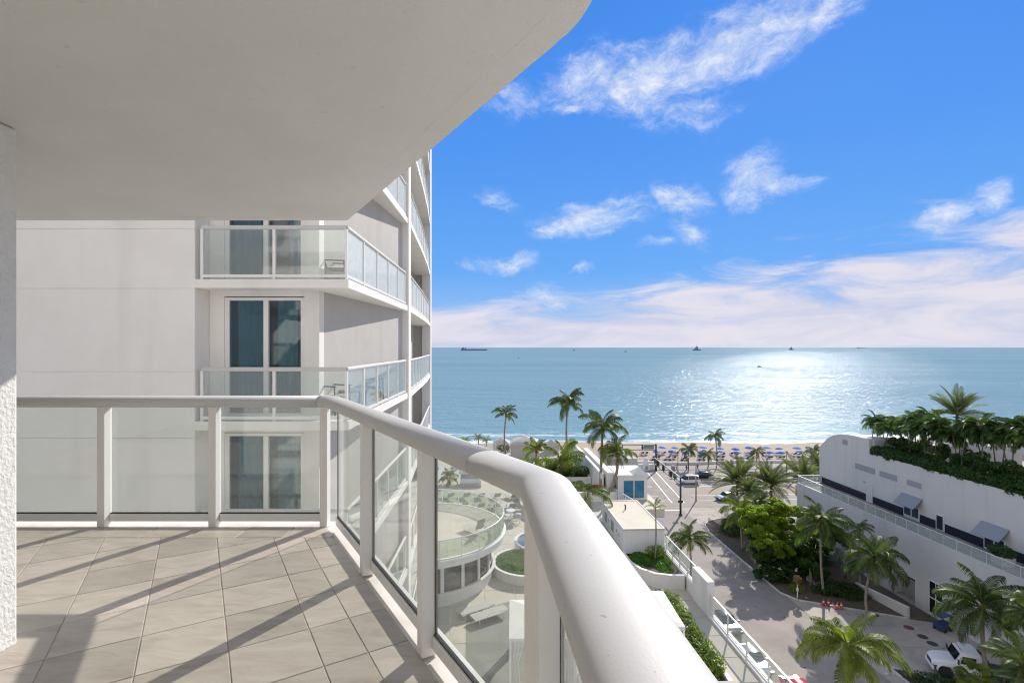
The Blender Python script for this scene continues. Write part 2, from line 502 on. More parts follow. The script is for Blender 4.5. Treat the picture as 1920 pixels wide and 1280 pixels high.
M['promenade'] = pmat('promenade_paving', (0.27, 0.23, 0.2), 0.85, 0.12, 1.5)
M['kerb'] = pmat('kerb_concrete', (0.5, 0.48, 0.45), 0.8, 0.12, 2)
M['paint'] = pmat('road_paint', (0.72, 0.70, 0.64), 0.6, 0.15, 6)
M['sand'] = pmat('beach_sand', (0.37, 0.295, 0.215), 0.95, 0.1, 0.2, 0.05, 1.5, dirt=((0.32, 0.215, 0.13), 0.55, 0.06), stretch=(0.3, 1, 1))
M['deck'] = pmat('pool_deck_pavers', (0.50, 0.46, 0.375), 0.8, 0.07, 0.6, dirt=((0.41, 0.37, 0.3), 0.4, 0.5))
M['grey_deck'] = pmat('grey_deck_patch', (0.21, 0.215, 0.19), 0.85, 0.12, 0.8)
M['roof_tan'] = pmat('tan_roof_coating', (0.58, 0.525, 0.405), 0.8, 0.06, 0.5, dirt=((0.5, 0.44, 0.33), 0.5, 0.8))
M['pool'] = pmat('pool_water', (0.10, 0.42, 0.46), 0.05, 0.06, 1, 0.01, 3)
M['soil'] = pmat('leaf_litter', (0.10, 0.075, 0.05), 0.95, 0.35, 2.5, 0.03, 8)
M['grass'] = leafmat('groundcover', (0.06, 0.15, 0.018), (0.12, 0.25, 0.035), 0.45)
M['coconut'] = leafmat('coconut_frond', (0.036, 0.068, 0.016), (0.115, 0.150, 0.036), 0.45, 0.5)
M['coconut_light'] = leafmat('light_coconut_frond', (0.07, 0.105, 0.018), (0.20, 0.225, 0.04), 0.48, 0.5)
M['date'] = leafmat('date_palm_frond', (0.07, 0.095, 0.045), (0.16, 0.175, 0.085), 0.38, 0.5)
M['adonidia'] = leafmat('feather_palm_frond', (0.03, 0.065, 0.016), (0.08, 0.14, 0.03), 0.45, 0.45)
M['rachis'] = pmat('frond_stem', (0.20, 0.21, 0.06), 0.5, 0.15, 2)
M['dead'] = leafmat('dead_frond', (0.14, 0.09, 0.05), (0.24, 0.15, 0.08), 0.3, 0.8)
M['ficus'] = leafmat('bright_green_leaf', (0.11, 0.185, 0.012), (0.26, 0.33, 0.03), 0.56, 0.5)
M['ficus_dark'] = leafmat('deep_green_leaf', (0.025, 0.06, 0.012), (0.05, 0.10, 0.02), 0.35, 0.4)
M['hedge'] = leafmat('hedge_leaf', (0.09, 0.14, 0.022), (0.20, 0.25, 0.055), 0.45, 0.4)
M['sage'] = leafmat('grey_leaf', (0.10, 0.13, 0.13), (0.2, 0.24, 0.24), 0.3, 0.5)
M['trunk'] = pmat('palm_trunk', (0.26, 0.22, 0.175), 0.9, 0.3, 4, 0.01, 12)
M['trunk_dark'] = pmat('dark_palm_trunk', (0.13, 0.10, 0.075), 0.9, 0.3, 4, 0.01, 12)
M['fibre'] = pmat('palm_fibre', (0.24, 0.12, 0.045), 0.9, 0.3, 6)
M['bark'] = pmat('bark', (0.17, 0.14, 0.11), 0.9, 0.25, 4, 0.01, 10)
M['pole'] = pmat('dark_green_steel', (0.035, 0.04, 0.035), 0.45, 0.15, 2)
M['grey_pole'] = pmat('grey_steel_pole', (0.28, 0.27, 0.25), 0.5, 0.1, 2)
M['sign_green'] = pmat('sign_green', (0.02, 0.16, 0.09), 0.4)
M['sign_white'] = pmat('sign_white', (0.75, 0.78, 0.75), 0.5)
M['blue_cloth'] = pmat('blue_canvas', (0.015, 0.14, 0.48), 0.75, 0.1, 3, rnd=0.2)
M['lounger_blue'] = pmat('navy_cushion', (0.04, 0.07, 0.17), 0.8, 0.1, 3, rnd=0.3)
M['lounger_tan'] = pmat('sling_cloth', (0.45, 0.44, 0.40), 0.8, 0.06, 4, rnd=0.1)
M['canvas'] = pmat('cabana_canvas', (0.72, 0.70, 0.64), 0.85, 0.04, 1.5)
M['tent'] = pmat('tent_canvas', (0.50, 0.46, 0.40), 0.85, 0.05, 1)
M['car_white'] = pmat('white_car_paint', (0.75, 0.75, 0.75), 0.2, 0.02, 2)
M['car_silver'] = pmat('silver_car_paint', (0.45, 0.46, 0.47), 0.22, 0.03, 2, metallic=0.5)
M['car_grey'] = pmat('grey_car_paint', (0.12, 0.125, 0.13), 0.22, 0.03, 2, metallic=0.3)
M['car_red'] = pmat('red_car_paint', (0.55, 0.03, 0.05), 0.2, 0.03, 2)
M['car_dark'] = pmat('black_car_paint', (0.02, 0.021, 0.024), 0.2, 0.05, 2)
M['car_glass'] = pmat('car_window', (0.015, 0.02, 0.022), 0.05, 0.1, 2, spec=0.8)
M['rubber'] = pmat('tyre_rubber', (0.022, 0.022, 0.022), 0.8)
M['rim'] = pmat('wheel_rim', (0.5, 0.5, 0.5), 0.35, 0.05, 3, metallic=0.6)
M['lamp_glass'] = pmat('lamp_lens', (0.75, 0.76, 0.74), 0.15)
M['tail'] = pmat('tail_lens', (0.4, 0.02, 0.02), 0.2)
M['steel_dark'] = pmat('dark_steel', (0.03, 0.03, 0.033), 0.5, 0.2, 3)
M['aluminium'] = pmat('bare_aluminium', (0.5, 0.5, 0.5), 0.35, 0.06, 3, metallic=0.7)
M['cone'] = pmat('cone_orange', (0.75, 0.09, 0.03), 0.6)
M['cone_red'] = pmat('cone_red', (0.5, 0.015, 0.03), 0.6)
M['red_pipe'] = pmat('red_pipe_paint', (0.45, 0.02, 0.02), 0.4)
M['red_plastic'] = pmat('red_plastic', (0.62, 0.015, 0.012), 0.45)
M['manhole'] = pmat('iron_cover', (0.05, 0.045, 0.04), 0.7, 0.2, 5)
M['rust'] = pmat('rusty_cover', (0.14, 0.05, 0.04), 0.8, 0.2, 5)
M['ship'] = pmat('hazed_ship_hull', (0.19, 0.26, 0.32), 0.7)  # distance haze mixed into the hull colour
M['skin'] = pmat('skin', (0.45, 0.28, 0.2), 0.6)
M['hair'] = pmat('hair', (0.05, 0.035, 0.025), 0.7)

# ------------------------------------------------------------------ sea, beach, ground


def sea_material():
    m = bpy.data.materials.new('sea_water'); m.use_nodes = True
    nt = m.node_tree; N, LK = nt.nodes, nt.links
    b = N['Principled BSDF']
    pass
    tc = N.new('ShaderNodeTexCoord')

    def noise(scale, detail, rough, stretch=(1, 1, 1), dist=0.0):
        mp = N.new('ShaderNodeMapping'); mp.inputs['Scale'].default_value = stretch
        LK.new(tc.outputs['Object'], mp.inputs['Vector'])
        n = N.new('ShaderNodeTexNoise'); n.inputs['Scale'].default_value = scale; n.inputs['Detail'].default_value = detail
        n.inputs['Roughness'].default_value = rough; n.inputs['Distortion'].default_value = dist
        LK.new(mp.outputs[0], n.inputs['Vector'])
        return n.outputs['Fac']

    def mth(op, a, c):
        n = N.new('ShaderNodeMath'); n.operation = op
        for i, v in enumerate((a, c)):
            if isinstance(v, (int, float)): n.inputs[i].default_value = v
            else: LK.new(v, n.inputs[i])
        return n.outputs[0]

    def mr(v, a, c, d, e):
        n = N.new('ShaderNodeMapRange'); n.interpolation_type = 'SMOOTHSTEP'
        LK.new(v, n.inputs[0])
        for i, q in enumerate((a, c, d, e)): n.inputs[i + 1].default_value = q
        return n.outputs[0]

    swell = noise(0.09, 3, 0.5, (0.35, 1, 1), 0.4)
    chop = noise(0.33, 4, 0.62, (0.6, 1, 1), 0.5)
    rip = noise(1.6, 4, 0.62, (0.8, 1, 1))
    h = mth('ADD', mth('ADD', mth('MULTIPLY', swell, 1.5), mth('MULTIPLY', chop, 1.0)), mth('MULTIPLY', rip, 0.12))
    bp = N.new('ShaderNodeBump'); bp.inputs['Strength'].default_value = 1.0; bp.inputs['Distance'].default_value = 1.0
    LK.new(h, bp.inputs['Height'])
    # slicks and ruffled patches
    patch = noise(0.006, 5, 0.6, (0.25, 1, 1), 0.5)
    rough = mr(patch, 0.35, 0.65, 0.10, 0.16)
    mx = N.new('ShaderNodeMix'); mx.data_type = 'RGBA'
    LK.new(mr(patch, 0.3, 0.7, 0, 1), mx.inputs[0])
    mx.inputs[6].default_value = (0.165, 0.285, 0.35, 1); mx.inputs[7].default_value = (0.195, 0.32, 0.38, 1)
    # paler shoal water and surf along the beach
    sep = N.new('ShaderNodeSeparateXYZ'); LK.new(tc.outputs['Object'], sep.inputs[0])
    wob = noise(0.05, 4, 0.6, (1, 0.4, 1))
    yy = mth('ADD', sep.outputs[1], mth('MULTIPLY', mth('SUBTRACT', wob, 0.5), 9.0))
    shoal = mr(yy, 172, 240, 0.5, 0.0)
    m2 = N.new('ShaderNodeMix'); m2.data_type = 'RGBA'
    LK.new(shoal, m2.inputs[0]); LK.new(mx.outputs[2], m2.inputs[6]); m2.inputs[7].default_value = (0.19, 0.335, 0.375, 1)
    foam_n = noise(0.5, 6, 0.7, (0.25, 1, 1), 0.8)
    f1 = mth('MULTIPLY', mr(yy, 170, 176, 1.0, 0.0), mr(foam_n, 0.36, 0.52, 0.0, 1.0))
    f2 = mth('MULTIPLY', mth('MULTIPLY', mr(yy, 179, 183, 0.0, 1.0), mr(yy, 184, 192, 1.0, 0.0)), mr(foam_n, 0.47, 0.60, 0.0, 0.85))
    foam = mth('MAXIMUM', f1, f2)
    m3 = N.new('ShaderNodeMix'); m3.data_type = 'RGBA'
    LK.new(foam, m3.inputs[0]); LK.new(m2.outputs[2], m3.inputs[6]); m3.inputs[7].default_value = (0.8, 0.82, 0.82, 1)
    N.remove(b)
    df = N.new('ShaderNodeBsdfDiffuse'); LK.new(m3.outputs[2], df.inputs['Color']); LK.new(bp.outputs[0], df.inputs['Normal'])
    gl = N.new('ShaderNodeBsdfGlossy'); LK.new(rough, gl.inputs['Roughness']); LK.new(bp.outputs[0], gl.inputs['Normal'])
    lw = N.new('ShaderNodeLayerWeight'); lw.inputs['Blend'].default_value = 0.5
    fr = mth('ADD', mth('MULTIPLY', mth('POWER', lw.outputs['Facing'], 5.0), 0.09), 0.0095)
    ms = N.new('ShaderNodeMixShader'); LK.new(fr, ms.inputs[0]); LK.new(df.outputs[0], ms.inputs[1]); LK.new(gl.outputs[0], ms.inputs[2])
    LK.new(ms.outputs[0], N['Material Output'].inputs['Surface'])
    return m


M['sea'] = sea_material()
SEA_Z = -1.5
sea = MB()
for (y0, y1, x) in ((150, 700, 3000), (700, 6000, 20000), (6000, 90000, 90000)):
    pass
sea.face((-90000, 150, SEA_Z), (90000, 150, SEA_Z), (90000, 90000, SEA_Z), (-90000, 90000, SEA_Z))
tag(sea.obj('sea', M['sea']), kind='structure')

g = MB(); g.face((-30000, -30000, -0.012), (30000, -30000, -0.012), (30000, 126.5, -0.012), (-30000, 126.5, -0.012))
tag(g.obj('ground', M['concrete']), kind='structure')


def beach():
    rng = random.Random(4)
    xs = [-30000, -2000, -400] + [-200 + 4 * i for i in range(126)] + [500, 2000, 30000]
    ys = [126, 127.5, 132, 138, 144, 150, 156, 161, 165, 168, 171, 176, 190, 230]
    zs = [-0.25, -0.3, -0.35, -0.4, -0.48, -0.6, -0.85, -1.1, -1.32, -1.47, -1.66, -2.1, -3.2, -6]
    b = MB(); vs = []
    for j, (yy, zz) in enumerate(zip(ys, zs)):
        for i, xx in enumerate(xs):
            w = 0.10 * math.sin(xx * 0.05 + 1) + 0.07 * math.sin(xx * 0.13) + 0.06 * (rng.random() - .5)
            k = 0.4 if j in (0, 1) else 1
            vs.append((xx, yy + 1.5 * math.sin(xx * 0.021) * (1 if j > 1 else 0), zz + w * k * (0 if j == 0 else 1)))
    n = len(xs)
    b.add(vs, [(j * n + i, j * n + i + 1, (j + 1) * n + i + 1, (j + 1) * n + i) for j in range(len(ys) - 1) for i in range(n - 1)])
    tag(b.obj('beach', M['sand'], smooth=True), kind='structure')


beach()

# ------------------------------------------------------------------ own balcony
Z0 = 28.5                                   # floor level of the balcony
P1 = Vector((-1.544, 4.272)); P4 = Vector((0.066, 1.653))
U2 = (P4 - P1).normalized()                 # along the second run of the railing
N1 = Vector((0, 1)); N2 = Vector((0.8522, 0.5233)); N3 = Vector((0.9968, 0.0800))
U3 = Vector((0.0800, -0.9968))


def corner(p, na, nb, off):
    """offset corner between two runs"""
    a, b, c, d = na.x, na.y, nb.x, nb.y
    det = a * d - b * c
    return Vector((p.x + (off * d - b * off) / det, p.y + (a * off - off * c) / det))


def outline(off, back=-1.2, left=-6.4):
    c1 = corner(P1, N1, N2, off); c2 = corner(P4, N2, N3, off)
    t = (c2.y - back) / 0.9968
    e = c2 + U3 * t
    return [Vector((left, c1.y)), c1, c2, e]


def clip(poly, p, n):
    """keep the side of the polygon where (x - p).n <= 0"""
    out = []
    for i in range(len(poly)):
        a, b = poly[i], poly[(i + 1) % len(poly)]
        da, db = (a - p).dot(n), (b - p).dot(n)
        if da <= 0: out.append(a)
        if (da < 0 < db) or (db < 0 < da): out.append(a + (b - a) * (da / (da - db)))
    return out


def area(poly):
    return 0.5 * sum(poly[i].x * poly[(i + 1) % len(poly)].y - poly[(i + 1) % len(poly)].x * poly[i].y for i in range(len(poly)))


slab_out = outline(0.19)
bal = tag(link('balcony_floor', None, None, (0, 0, Z0)), kind='structure')
mb = MB(); mb.prism([slab_out[0], slab_out[1], slab_out[2], slab_out[3], Vector((-6.4, -1.2))][::-1], -0.22, -0.012)
mb.obj('slab', M['slab'], bal, bevel=0.006)
inn = outline(0.0)
gp = [inn[0], inn[1], inn[2], inn[3], Vector((-6.4, -1.2))][::-1]
mb = MB(); mb.prism(gp, -0.0118, 0.0008)
mb.obj('grout_bed', M['grout'], bal)


def tile_material():
    m = bpy.data.materials.new('floor_tile'); m.use_nodes = True
    nt = m.node_tree; N, LK = nt.nodes, nt.links
    b = N['Principled BSDF']; b.inputs['Roughness'].default_value = 0.42
    tc = N.new('ShaderNodeTexCoord'); oi = N.new('ShaderNodeObjectInfo')
    cmb = N.new('ShaderNodeVectorMath'); cmb.operation = 'MULTIPLY_ADD'
    cmb.inputs[1].default_value = (1, 1, 1)
    LK.new(tc.outputs['Object'], cmb.inputs[0])
    sc = N.new('ShaderNodeVectorMath'); sc.operation = 'SCALE'; sc.inputs[0].default_value = (37, 19, 11)
    LK.new(oi.outputs['Random'], sc.inputs['Scale']); LK.new(sc.outputs[0], cmb.inputs[2])
    mp = N.new('ShaderNodeMapping'); mp.inputs['Rotation'].default_value = (0, 0, R(-25)); mp.inputs['Scale'].default_value = (1, 3.2, 1)
    LK.new(cmb.outputs[0], mp.inputs['Vector'])
    n = N.new('ShaderNodeTexNoise'); n.inputs['Scale'].default_value = 3.0; n.inputs['Detail'].default_value = 9; n.inputs['Roughness'].default_value = 0.62
    n.inputs['Distortion'].default_value = 1.1
    LK.new(mp.outputs[0], n.inputs['Vector'])
    cr = N.new('ShaderNodeValToRGB'); LK.new(n.outputs['Fac'], cr.inputs[0])
    e = cr.color_ramp.elements
    e[0].position = 0.3; e[0].color = (0.385, 0.335, 0.28, 1); e[1].position = 0.72; e[1].color = (0.535, 0.48, 0.42, 1)
    k = e.new(0.5); k.color = (0.47, 0.418, 0.36, 1)
    r2 = N.new('ShaderNodeMapRange'); r2.inputs[3].default_value = 0.83; r2.inputs[4].default_value = 1.1
    LK.new(oi.outputs['Random'], r2.inputs[0])
    v = N.new('ShaderNodeVectorMath'); v.operation = 'SCALE'
    LK.new(cr.outputs[0], v.inputs[0]); LK.new(r2.outputs[0], v.inputs['Scale'])
    LK.new(v.outputs[0], b.inputs['Base Color'])
    bp = N.new('ShaderNodeBump'); bp.inputs['Distance'].default_value = 0.004; bp.inputs['Strength'].default_value = 0.7
    LK.new(n.outputs['Fac'], bp.inputs['Height']); LK.new(bp.outputs[0], b.inputs['Normal'])
    return m


M['tile'] = tile_material()
EA = Vector((-0.5233, 0.8522))              # tile grid axis along the second run


def add_tile(poly):
    if len(poly) < 3 or abs(area(poly)) < 0.002: return
    if area(poly) < 0: poly = poly[::-1]
    c = sum(poly, Vector((0, 0))) / len(poly)
    ring = []
    for q in poly:                           # arris
        d = c - q
        ring.append(q + d * min(0.3, 0.0035 / max(d.length, 1e-4)))
    n = len(poly); dz = rt.uniform(0, 0.0012)
    vs = [(q.x - c.x, q.y - c.y, -0.0035) for q in poly] + [(q.x - c.x, q.y - c.y, 0.0015 + dz) for q in poly] + \
         [(q.x - c.x, q.y - c.y, 0.0035 + dz) for q in ring]
    fs = [tuple(range(2 * n, 3 * n))]
    for i in range(n):
        j = (i + 1) % n
        fs += [(i, j, j + n, i + n), (i + n, j + n, j + 2 * n, i + 2 * n)]
    t = MB(); t.add(vs, fs)
    t.obj('tile', M['tile'], bal, loc=(c.x, c.y, 0))


rt = random.Random(3)
G = 0.0024
FIELD_Y = 4.03
ms = [0.129 - 0.377 * k for k in range(14, 0, -1)] + [0.129, 0.506, 0.714, 0.921]
qs = [2.888 + 0.377 * k for k in range(-10, 9)]
for i in range(len(ms) - 1):
    for j in range(len(qs) - 1):
        a, b, c, d = ms[i] + G, ms[i + 1] - G, qs[j] + G, qs[j + 1] - G
        poly = [N2 * a + EA * c, N2 * b + EA * c, N2 * b + EA * d, N2 * a + EA * d]
        poly = clip(poly, Vector((0, FIELD_Y - G)), Vector((0, 1)))
        if len(poly) >= 3: poly = clip(poly, P4 - N3 * G, N3)
        if len(poly) >= 3: poly = clip(poly, Vector((-5.2, 0)), Vector((-1, 0)))
        if len(poly) >= 3: poly = clip(poly, Vector((0, -0.4)), Vector((0, -1)))
        if len(poly) >= 3: add_tile(poly)
x = -5.2
while x < -1.5:                              # the border course along the first run
    add_tile(clip([Vector((x + G, FIELD_Y + G)), Vector((x + 0.377 - G, FIELD_Y + G)), Vector((x + 0.377 - G, 4.27)), Vector((x + G, 4.27))],
                  P1 - N2 * G, N2))
    x += 0.377

# railing: one thing, its rails, posts, channels and panes are parts
rail = thing('balcony_railing', 'white railing with oval top rail, square posts and clear glass panes around the tiled balcony', 'railing', (0, 0, Z0))
RA, RB, RZ = 0.087, 0.049, 1.044


def rail_path(off):
    o = outline(off, -1.15)
    return [Vector((-5.6, o[1].y)), o[1], o[2], o[3]]


def sweep(pts, n=40, k_=1.0, mat='rail_paint', name='top_rail'):
    """one length of the oval rail along a polyline, mitred at its inner points and smooth along its bends"""
    m = MB(); vs = []; K = len(pts)
    for i, c in enumerate(pts):
        dirs = []
        if i > 0: dirs.append((pts[i] - pts[i - 1]).normalized())
        if i < K - 1: dirs.append((pts[i + 1] - pts[i]).normalized())
        ns = [Vector((-d.y, d.x)) for d in dirs]
        mit = ns[0] if len(ns) == 1 else (ns[0] + ns[1]).normalized() / (ns[0] + ns[1]).normalized().dot(ns[0])
        for k in range(n):
            th = 2 * math.pi * k / n
            ca, sa = math.cos(th), math.sin(th)
            e = 2 / 2.25                     # a slightly squared oval
            w = k_ * RA * math.copysign(abs(ca) ** e, ca); h = k_ * RB * math.copysign(abs(sa) ** e, sa)
            q = c + mit * w
            vs.append((q.x, q.y, RZ + h))
    fs = [(i * n + k, i * n + (k + 1) % n, (i + 1) * n + (k + 1) % n, (i + 1) * n + k) for i in range(K - 1) for k in range(n)]
    fs += [tuple(range(n - 1, -1, -1)), tuple(range((K - 1) * n, K * n))]
    m.add(vs, fs)
    o = m.obj(name, M[mat], rail)
    for p in o.data.polygons: p.use_smooth = len(p.vertices) == 4
    return o


def bend(c, d0, d1, r, n=6):
    a, b = c - d0 * r, c + d1 * r
    return [a * (1 - t) ** 2 + c * (2 * t * (1 - t)) + b * t * t for t in [i / n for i in range(n + 1)]]


rp = rail_path(0.0425)
seam1 = rp[1] - U2 * 0 - Vector((0.10, 0)); seam2 = rp[1].lerp(rp[2], 0.868)
sweep([rp[0], rp[0].lerp(seam1, .5), seam1 - Vector((0.0012, 0))])
sweep([seam1 + Vector((0.0012, 0))] + bend(rp[1], Vector((1, 0)), U2, 0.055) + [rp[1] + U2 * .3, rp[1].lerp(rp[2], .5), seam2 - U2 * 0.0011])
sweep([seam2 + U2 * 0.0011] + bend(rp[2], U2, U3, 0.035, 3) + [rp[2] + U3 * .25, rp[2].lerp(rp[3], .5), rp[3]])

for c, d in ((seam1, Vector((1, 0))), (seam2, U2)): sweep([c - d * 0.03, c + d * 0.03], k_=0.975, mat='gasket', name='splice')
PW, PD = 0.062, 0.085


def post(p, u, n):
    m = MB()
    q = p + n * (PD / 2)
    m.beam((q.x, q.y, -0.004), (q.x, q.y, RZ - 0.03), PW, PD, up=(n.x, n.y, 0))
    m.obj('post', M['white_metal'], rail, bevel=0.004)


U1 = Vector((1, 0))
posts1 = [Vector((-1.575 - 0.93 * k, 4.272)) for k in range(0, 5)]
STEP2 = Vector((0.546, -0.8885))
posts2 = [P1 + STEP2, P1 + STEP2 * 2, P4]
for p in posts1[1:]: post(p, U1, N1)
post(posts1[0], U1, N1)
for p in posts2[:2]: post(p, U2, N2)
post(posts2[2] - U2 * 0.02, U2, N2)
posts3 = [P4 + U3 * (1.25 * k + 0.05) for k in (1, 2)]
for p in posts3: post(p, U3, N3)
post(P4 + U3 * 0.06 + N3 * 0.005, U3, N3)


def bay(a, b, n):
    """glass pane with gasket in a channel between two posts"""
    d = (b - a); L = d.length; u = d / L
    s, e = a + u * (PW / 2 + 0.002) + n * 0.074, b - u * (PW / 2 + 0.002) + n * 0.074
    m = MB(); m.beam((s.x, s.y, 0.062), (e.x, e.y, 0.062), 0.042, 0.062); ch = m.obj('bottom_channel', M['white_metal'], rail, bevel=0.003)
    m = MB(); m.beam((s.x, s.y, 0.097), (e.x, e.y, 0.097), 0.020, 0.008); m.obj('gasket', M['gasket'], ch)
    s2, e2 = s + u * 0.006, e - u * 0.006
    m = MB(); m.beam((s2.x, s2.y, 0.545), (e2.x, e2.y, 0.545), 0.010, 0.888); m.obj('glass_pane', M['glass'], rail)
    for q in (s, e) if n is not N1 else ():
        m = MB(); q2 = q + (u * 0.002 if q is s else -u * 0.002)
        m.beam((q2.x, q2.y, 0.10), (q2.x, q2.y, 1.0), 0.004, 0.013, up=(n.x, n.y, 0)); m.obj('gasket', M['gasket'], ch)


for k in range(4): bay(posts1[k + 1], posts1[k], N1)
chain = [P1 + U2 * 0.04] + posts2
for k in range(3): bay(chain[k], chain[k + 1], N2)
chain3 = [P4 + U3 * 0.09] + posts3
for k in range(2): bay(chain3[k], chain3[k + 1], N3)
# a shoe under each bay so that the channel stands off the slab
for k in range(4):
    pass

# ceiling: the slab of the balcony above, rounded at the outer corner, with a drip strip along the edge
co = outline(0.19, -1.6, -9)
rr = 0.14
c2 = co[2]; a = c2 - U2 * rr; b = c2 + U3 * rr
arc = [a * (1 - t) ** 2 + c2 * (2 * t * (1 - t)) + b * t * t for t in [i / 8 for i in range(9)]]
ceil_poly = [co[0], co[1]] + arc + [co[3], Vector((-9, -1.6))]
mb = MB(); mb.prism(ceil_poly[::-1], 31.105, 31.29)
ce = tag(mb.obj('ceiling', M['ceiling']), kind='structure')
ci = outline(0.07, -1.6, -9)
c2 = ci[2]; a = c2 - U2 * (rr - .05); b = c2 + U3 * (rr - .05)
arc2 = [a * (1 - t) ** 2 + c2 * (2 * t * (1 - t)) + b * t * t for t in [i / 8 for i in range(9)]]
inner = [ci[0], ci[1]] + arc2 + [ci[3]]; outer = [co[0], co[1]] + arc + [co[3]]
mb = MB()
wob = random.Random(8)
fine_i, fine_o = [], []
for k in range(len(inner) - 1):
    L = (inner[k + 1] - inner[k]).length; n = max(1, int(L / 0.05))
    for t in range(n):
        j = Vector((wob.uniform(-1, 1), wob.uniform(-1, 1))) * 0.003
        fine_i.append(inner[k].lerp(inner[k + 1], t / n) + j); fine_o.append(outer[k].lerp(outer[k + 1], t / n) + j * 0.6)
n = len(fine_i)
vs = [(p.x, p.y, 31.105) for p in fine_i] + [(p.x, p.y, 31.1042) for p in fine_i] + [(p.x, p.y, 31.1042) for p in fine_o] + [(p.x, p.y, 31.2) for p in fine_o]
fs = [(r * n + i, r * n + i + 1, (r + 1) * n + i + 1, (r + 1) * n + i) for r in range(3) for i in range(n - 1)]
mb.add(vs, fs); mb.obj('drip_strip', M['ceiling'], ce)

mb = MB(); mb.box(-3.2, -2.51, -1.2, 2.6, Z0 - 0.004, 31.103)
tag(mb.obj('column', M['rough_stucco'], bevel=0.012), kind='structure')
# the home facade behind the balcony
mb = MB(); mb.box(-34, 0.9, -2.4, -1.65, 2, 58)
for k in range(-9, 10):
    z = Z0 + 2.88 * k
    if k in (0, 1): continue
    mb.box(-34, 0.6, -1.65, -0.9, z - 0.2, z)
tag(mb.obj('facade_wall', M['stucco']), kind='structure')

# ------------------------------------------------------------------ the wing of the tower across the court
wing = thing('apartment_tower', 'white apartment tower wing with stacked glass balconies and blue sliding doors across from the railing', 'building', (0, 0, Z0))
FH = 2.88
KS = list(range(-5, 6))
ZB, ZT = -13.0, FH * 6
# front wall in rendered panels with recessed joints
joints = [ZB, -11.0, -9.3, -7.9, -6.3, -4.75, -3.2, -1.87, -0.33, 1.01, 2.69, 3.89, 5.57, 6.8, 8.45, 9.7, 11.3, 12.6, 14.2, 15.5, ZT]
for a, b in zip(joints, joints[1:]):
    m = MB(); m.box(-16, -6.42, 10.36, 10.62, a + 0.006, b - 0.006); m.obj('wall_panel', M['stucco'], wing)
m = MB(); m.box(-16, -6.43, 10.370, 14, ZB, ZT); m.obj('wall', M['stucco'], wing)


def railing(path, z, posts_at, side='glass_far'):
    r = tag(link('balcony_railing', None, wing, (0, 0, z)))
    pts = [Vector(p) for p in path]
    m = MB()
    for a, b in zip(pts, pts[1:]):
        m.tube([(a.x, a.y, 1.055), (b.x, b.y, 1.055)], 0.046, 10)
    m.obj('top_rail', M['rail_paint'], r, smooth=False)
    m = MB()
    for a, b in zip(pts, pts[1:]): m.beam((a.x, a.y, 0.07), (b.x, b.y, 0.07), 0.05, 0.06)
    m.obj('bottom_rail', M['white_metal'], r)
    stations = []
    for (a, b), n in zip(zip(pts, pts[1:]), posts_at):
        st = [a.lerp(b, i / n) for i in range(n + 1)]
        for i, p in enumerate(st):
            if stations and i == 0: continue
            d = (b - a).normalized()
            m = MB(); m.beam((p.x, p.y, 0.0), (p.x, p.y, 1.02), 0.055, 0.055, up=(d.x, d.y, 0)); m.obj('post', M['white_metal'], r)
            stations.append(p)
        for i in range(n):
            p, q = st[i], st[i + 1]; d = (q - p).normalized() * 0.03
            m = MB(); m.beam((p.x + d.x, p.y + d.y, 0.56), (q.x - d.x, q.y - d.y, 0.56), 0.012, 0.92); m.obj('glass_pane', M['glass_far' if a.y == b.y else side], r)
    return r


def sliding_door(z, x0, x1, y, h, curtain):
    d = link('sliding_door', None, wing, (0, 0, z))
    m = MB(); t = 0.065; xm = (x0 + x1) / 2 + 0.02
    m.box(x0 - 0.03, x0 + t, y, y + .09, 0.02, h); m.box(x1 - t, x1 + 0.03, y, y + .09, 0.02, h)
    m.box(x0 + t, x1 - t, y, y + .09, h - t, h); m.box(x0 + t, x1 - t, y, y + .09, 0.02, 0.10)
    m.box(xm - 0.05, xm + 0.05, y - 0.01, y + .08, 0.10, h - t)
    m.obj('frame', M['white_metal'], d, bevel=0.004)
    for a, b, dy in ((x0 + t, xm - 0.05, 0.03), (xm + 0.05, x1 - t, 0.05)):
        m = MB(); m.box(a, b, y + dy, y + dy + 0.008, 0.10, h - t); m.obj('pane', M['window'], d)
    if curtain:
        rng = random.Random(int(z * 10) + 5)
        for a, b in curtain:
            m = MB(); n = max(6, int((b - a) / 0.025)); vs = []
            for i in range(n + 1):
                xx = a + (b - a) * i / n; yy = y + 0.16 + 0.035 * math.sin(i * 1.3 + rng.random()) + 0.01 * rng.random()
                vs += [(xx, yy, 0.05), (xx, yy, h - 0.05)]
            m.add(vs, [(2 * i, 2 * i + 2, 2 * i + 3, 2 * i + 1) for i in range(n)])
            m.obj('curtain', M['curtain'], d, smooth=True)
    m = MB()      # room behind
    m.face((x0 - .3, y + 3, 0.01), (x1 + .3, y + 3, 0.01), (x1 + .3, y + 3, h + .05), (x0 - .3, y + 3, h + .05))
    m.face((x0 - .3, y + .15, 0.01), (x1 + .3, y + .15, 0.01), (x1 + .3, y + 3, 0.01), (x0 - .3, y + 3, 0.01))
    m.face((x0 - .3, y + .15, h + .05), (x0 - .3, y + 3, h + .05), (x1 + .3, y + 3, h + .05), (x1 + .3, y + .15, h + .05))
    m.face((x0 - .3, y + .15, 0.01), (x0 - .3, y + 3, 0.01), (x0 - .3, y + 3, h + .05), (x0 - .3, y + .15, h + .05))
    m.face((x1 + .3, y + .15, 0.01), (x1 + .3, y + .15, h + .05), (x1 + .3, y + 3, h + .05), (x1 + .3, y + 3, 0.01))
    m.obj('room', M['interior'], d)
    return d


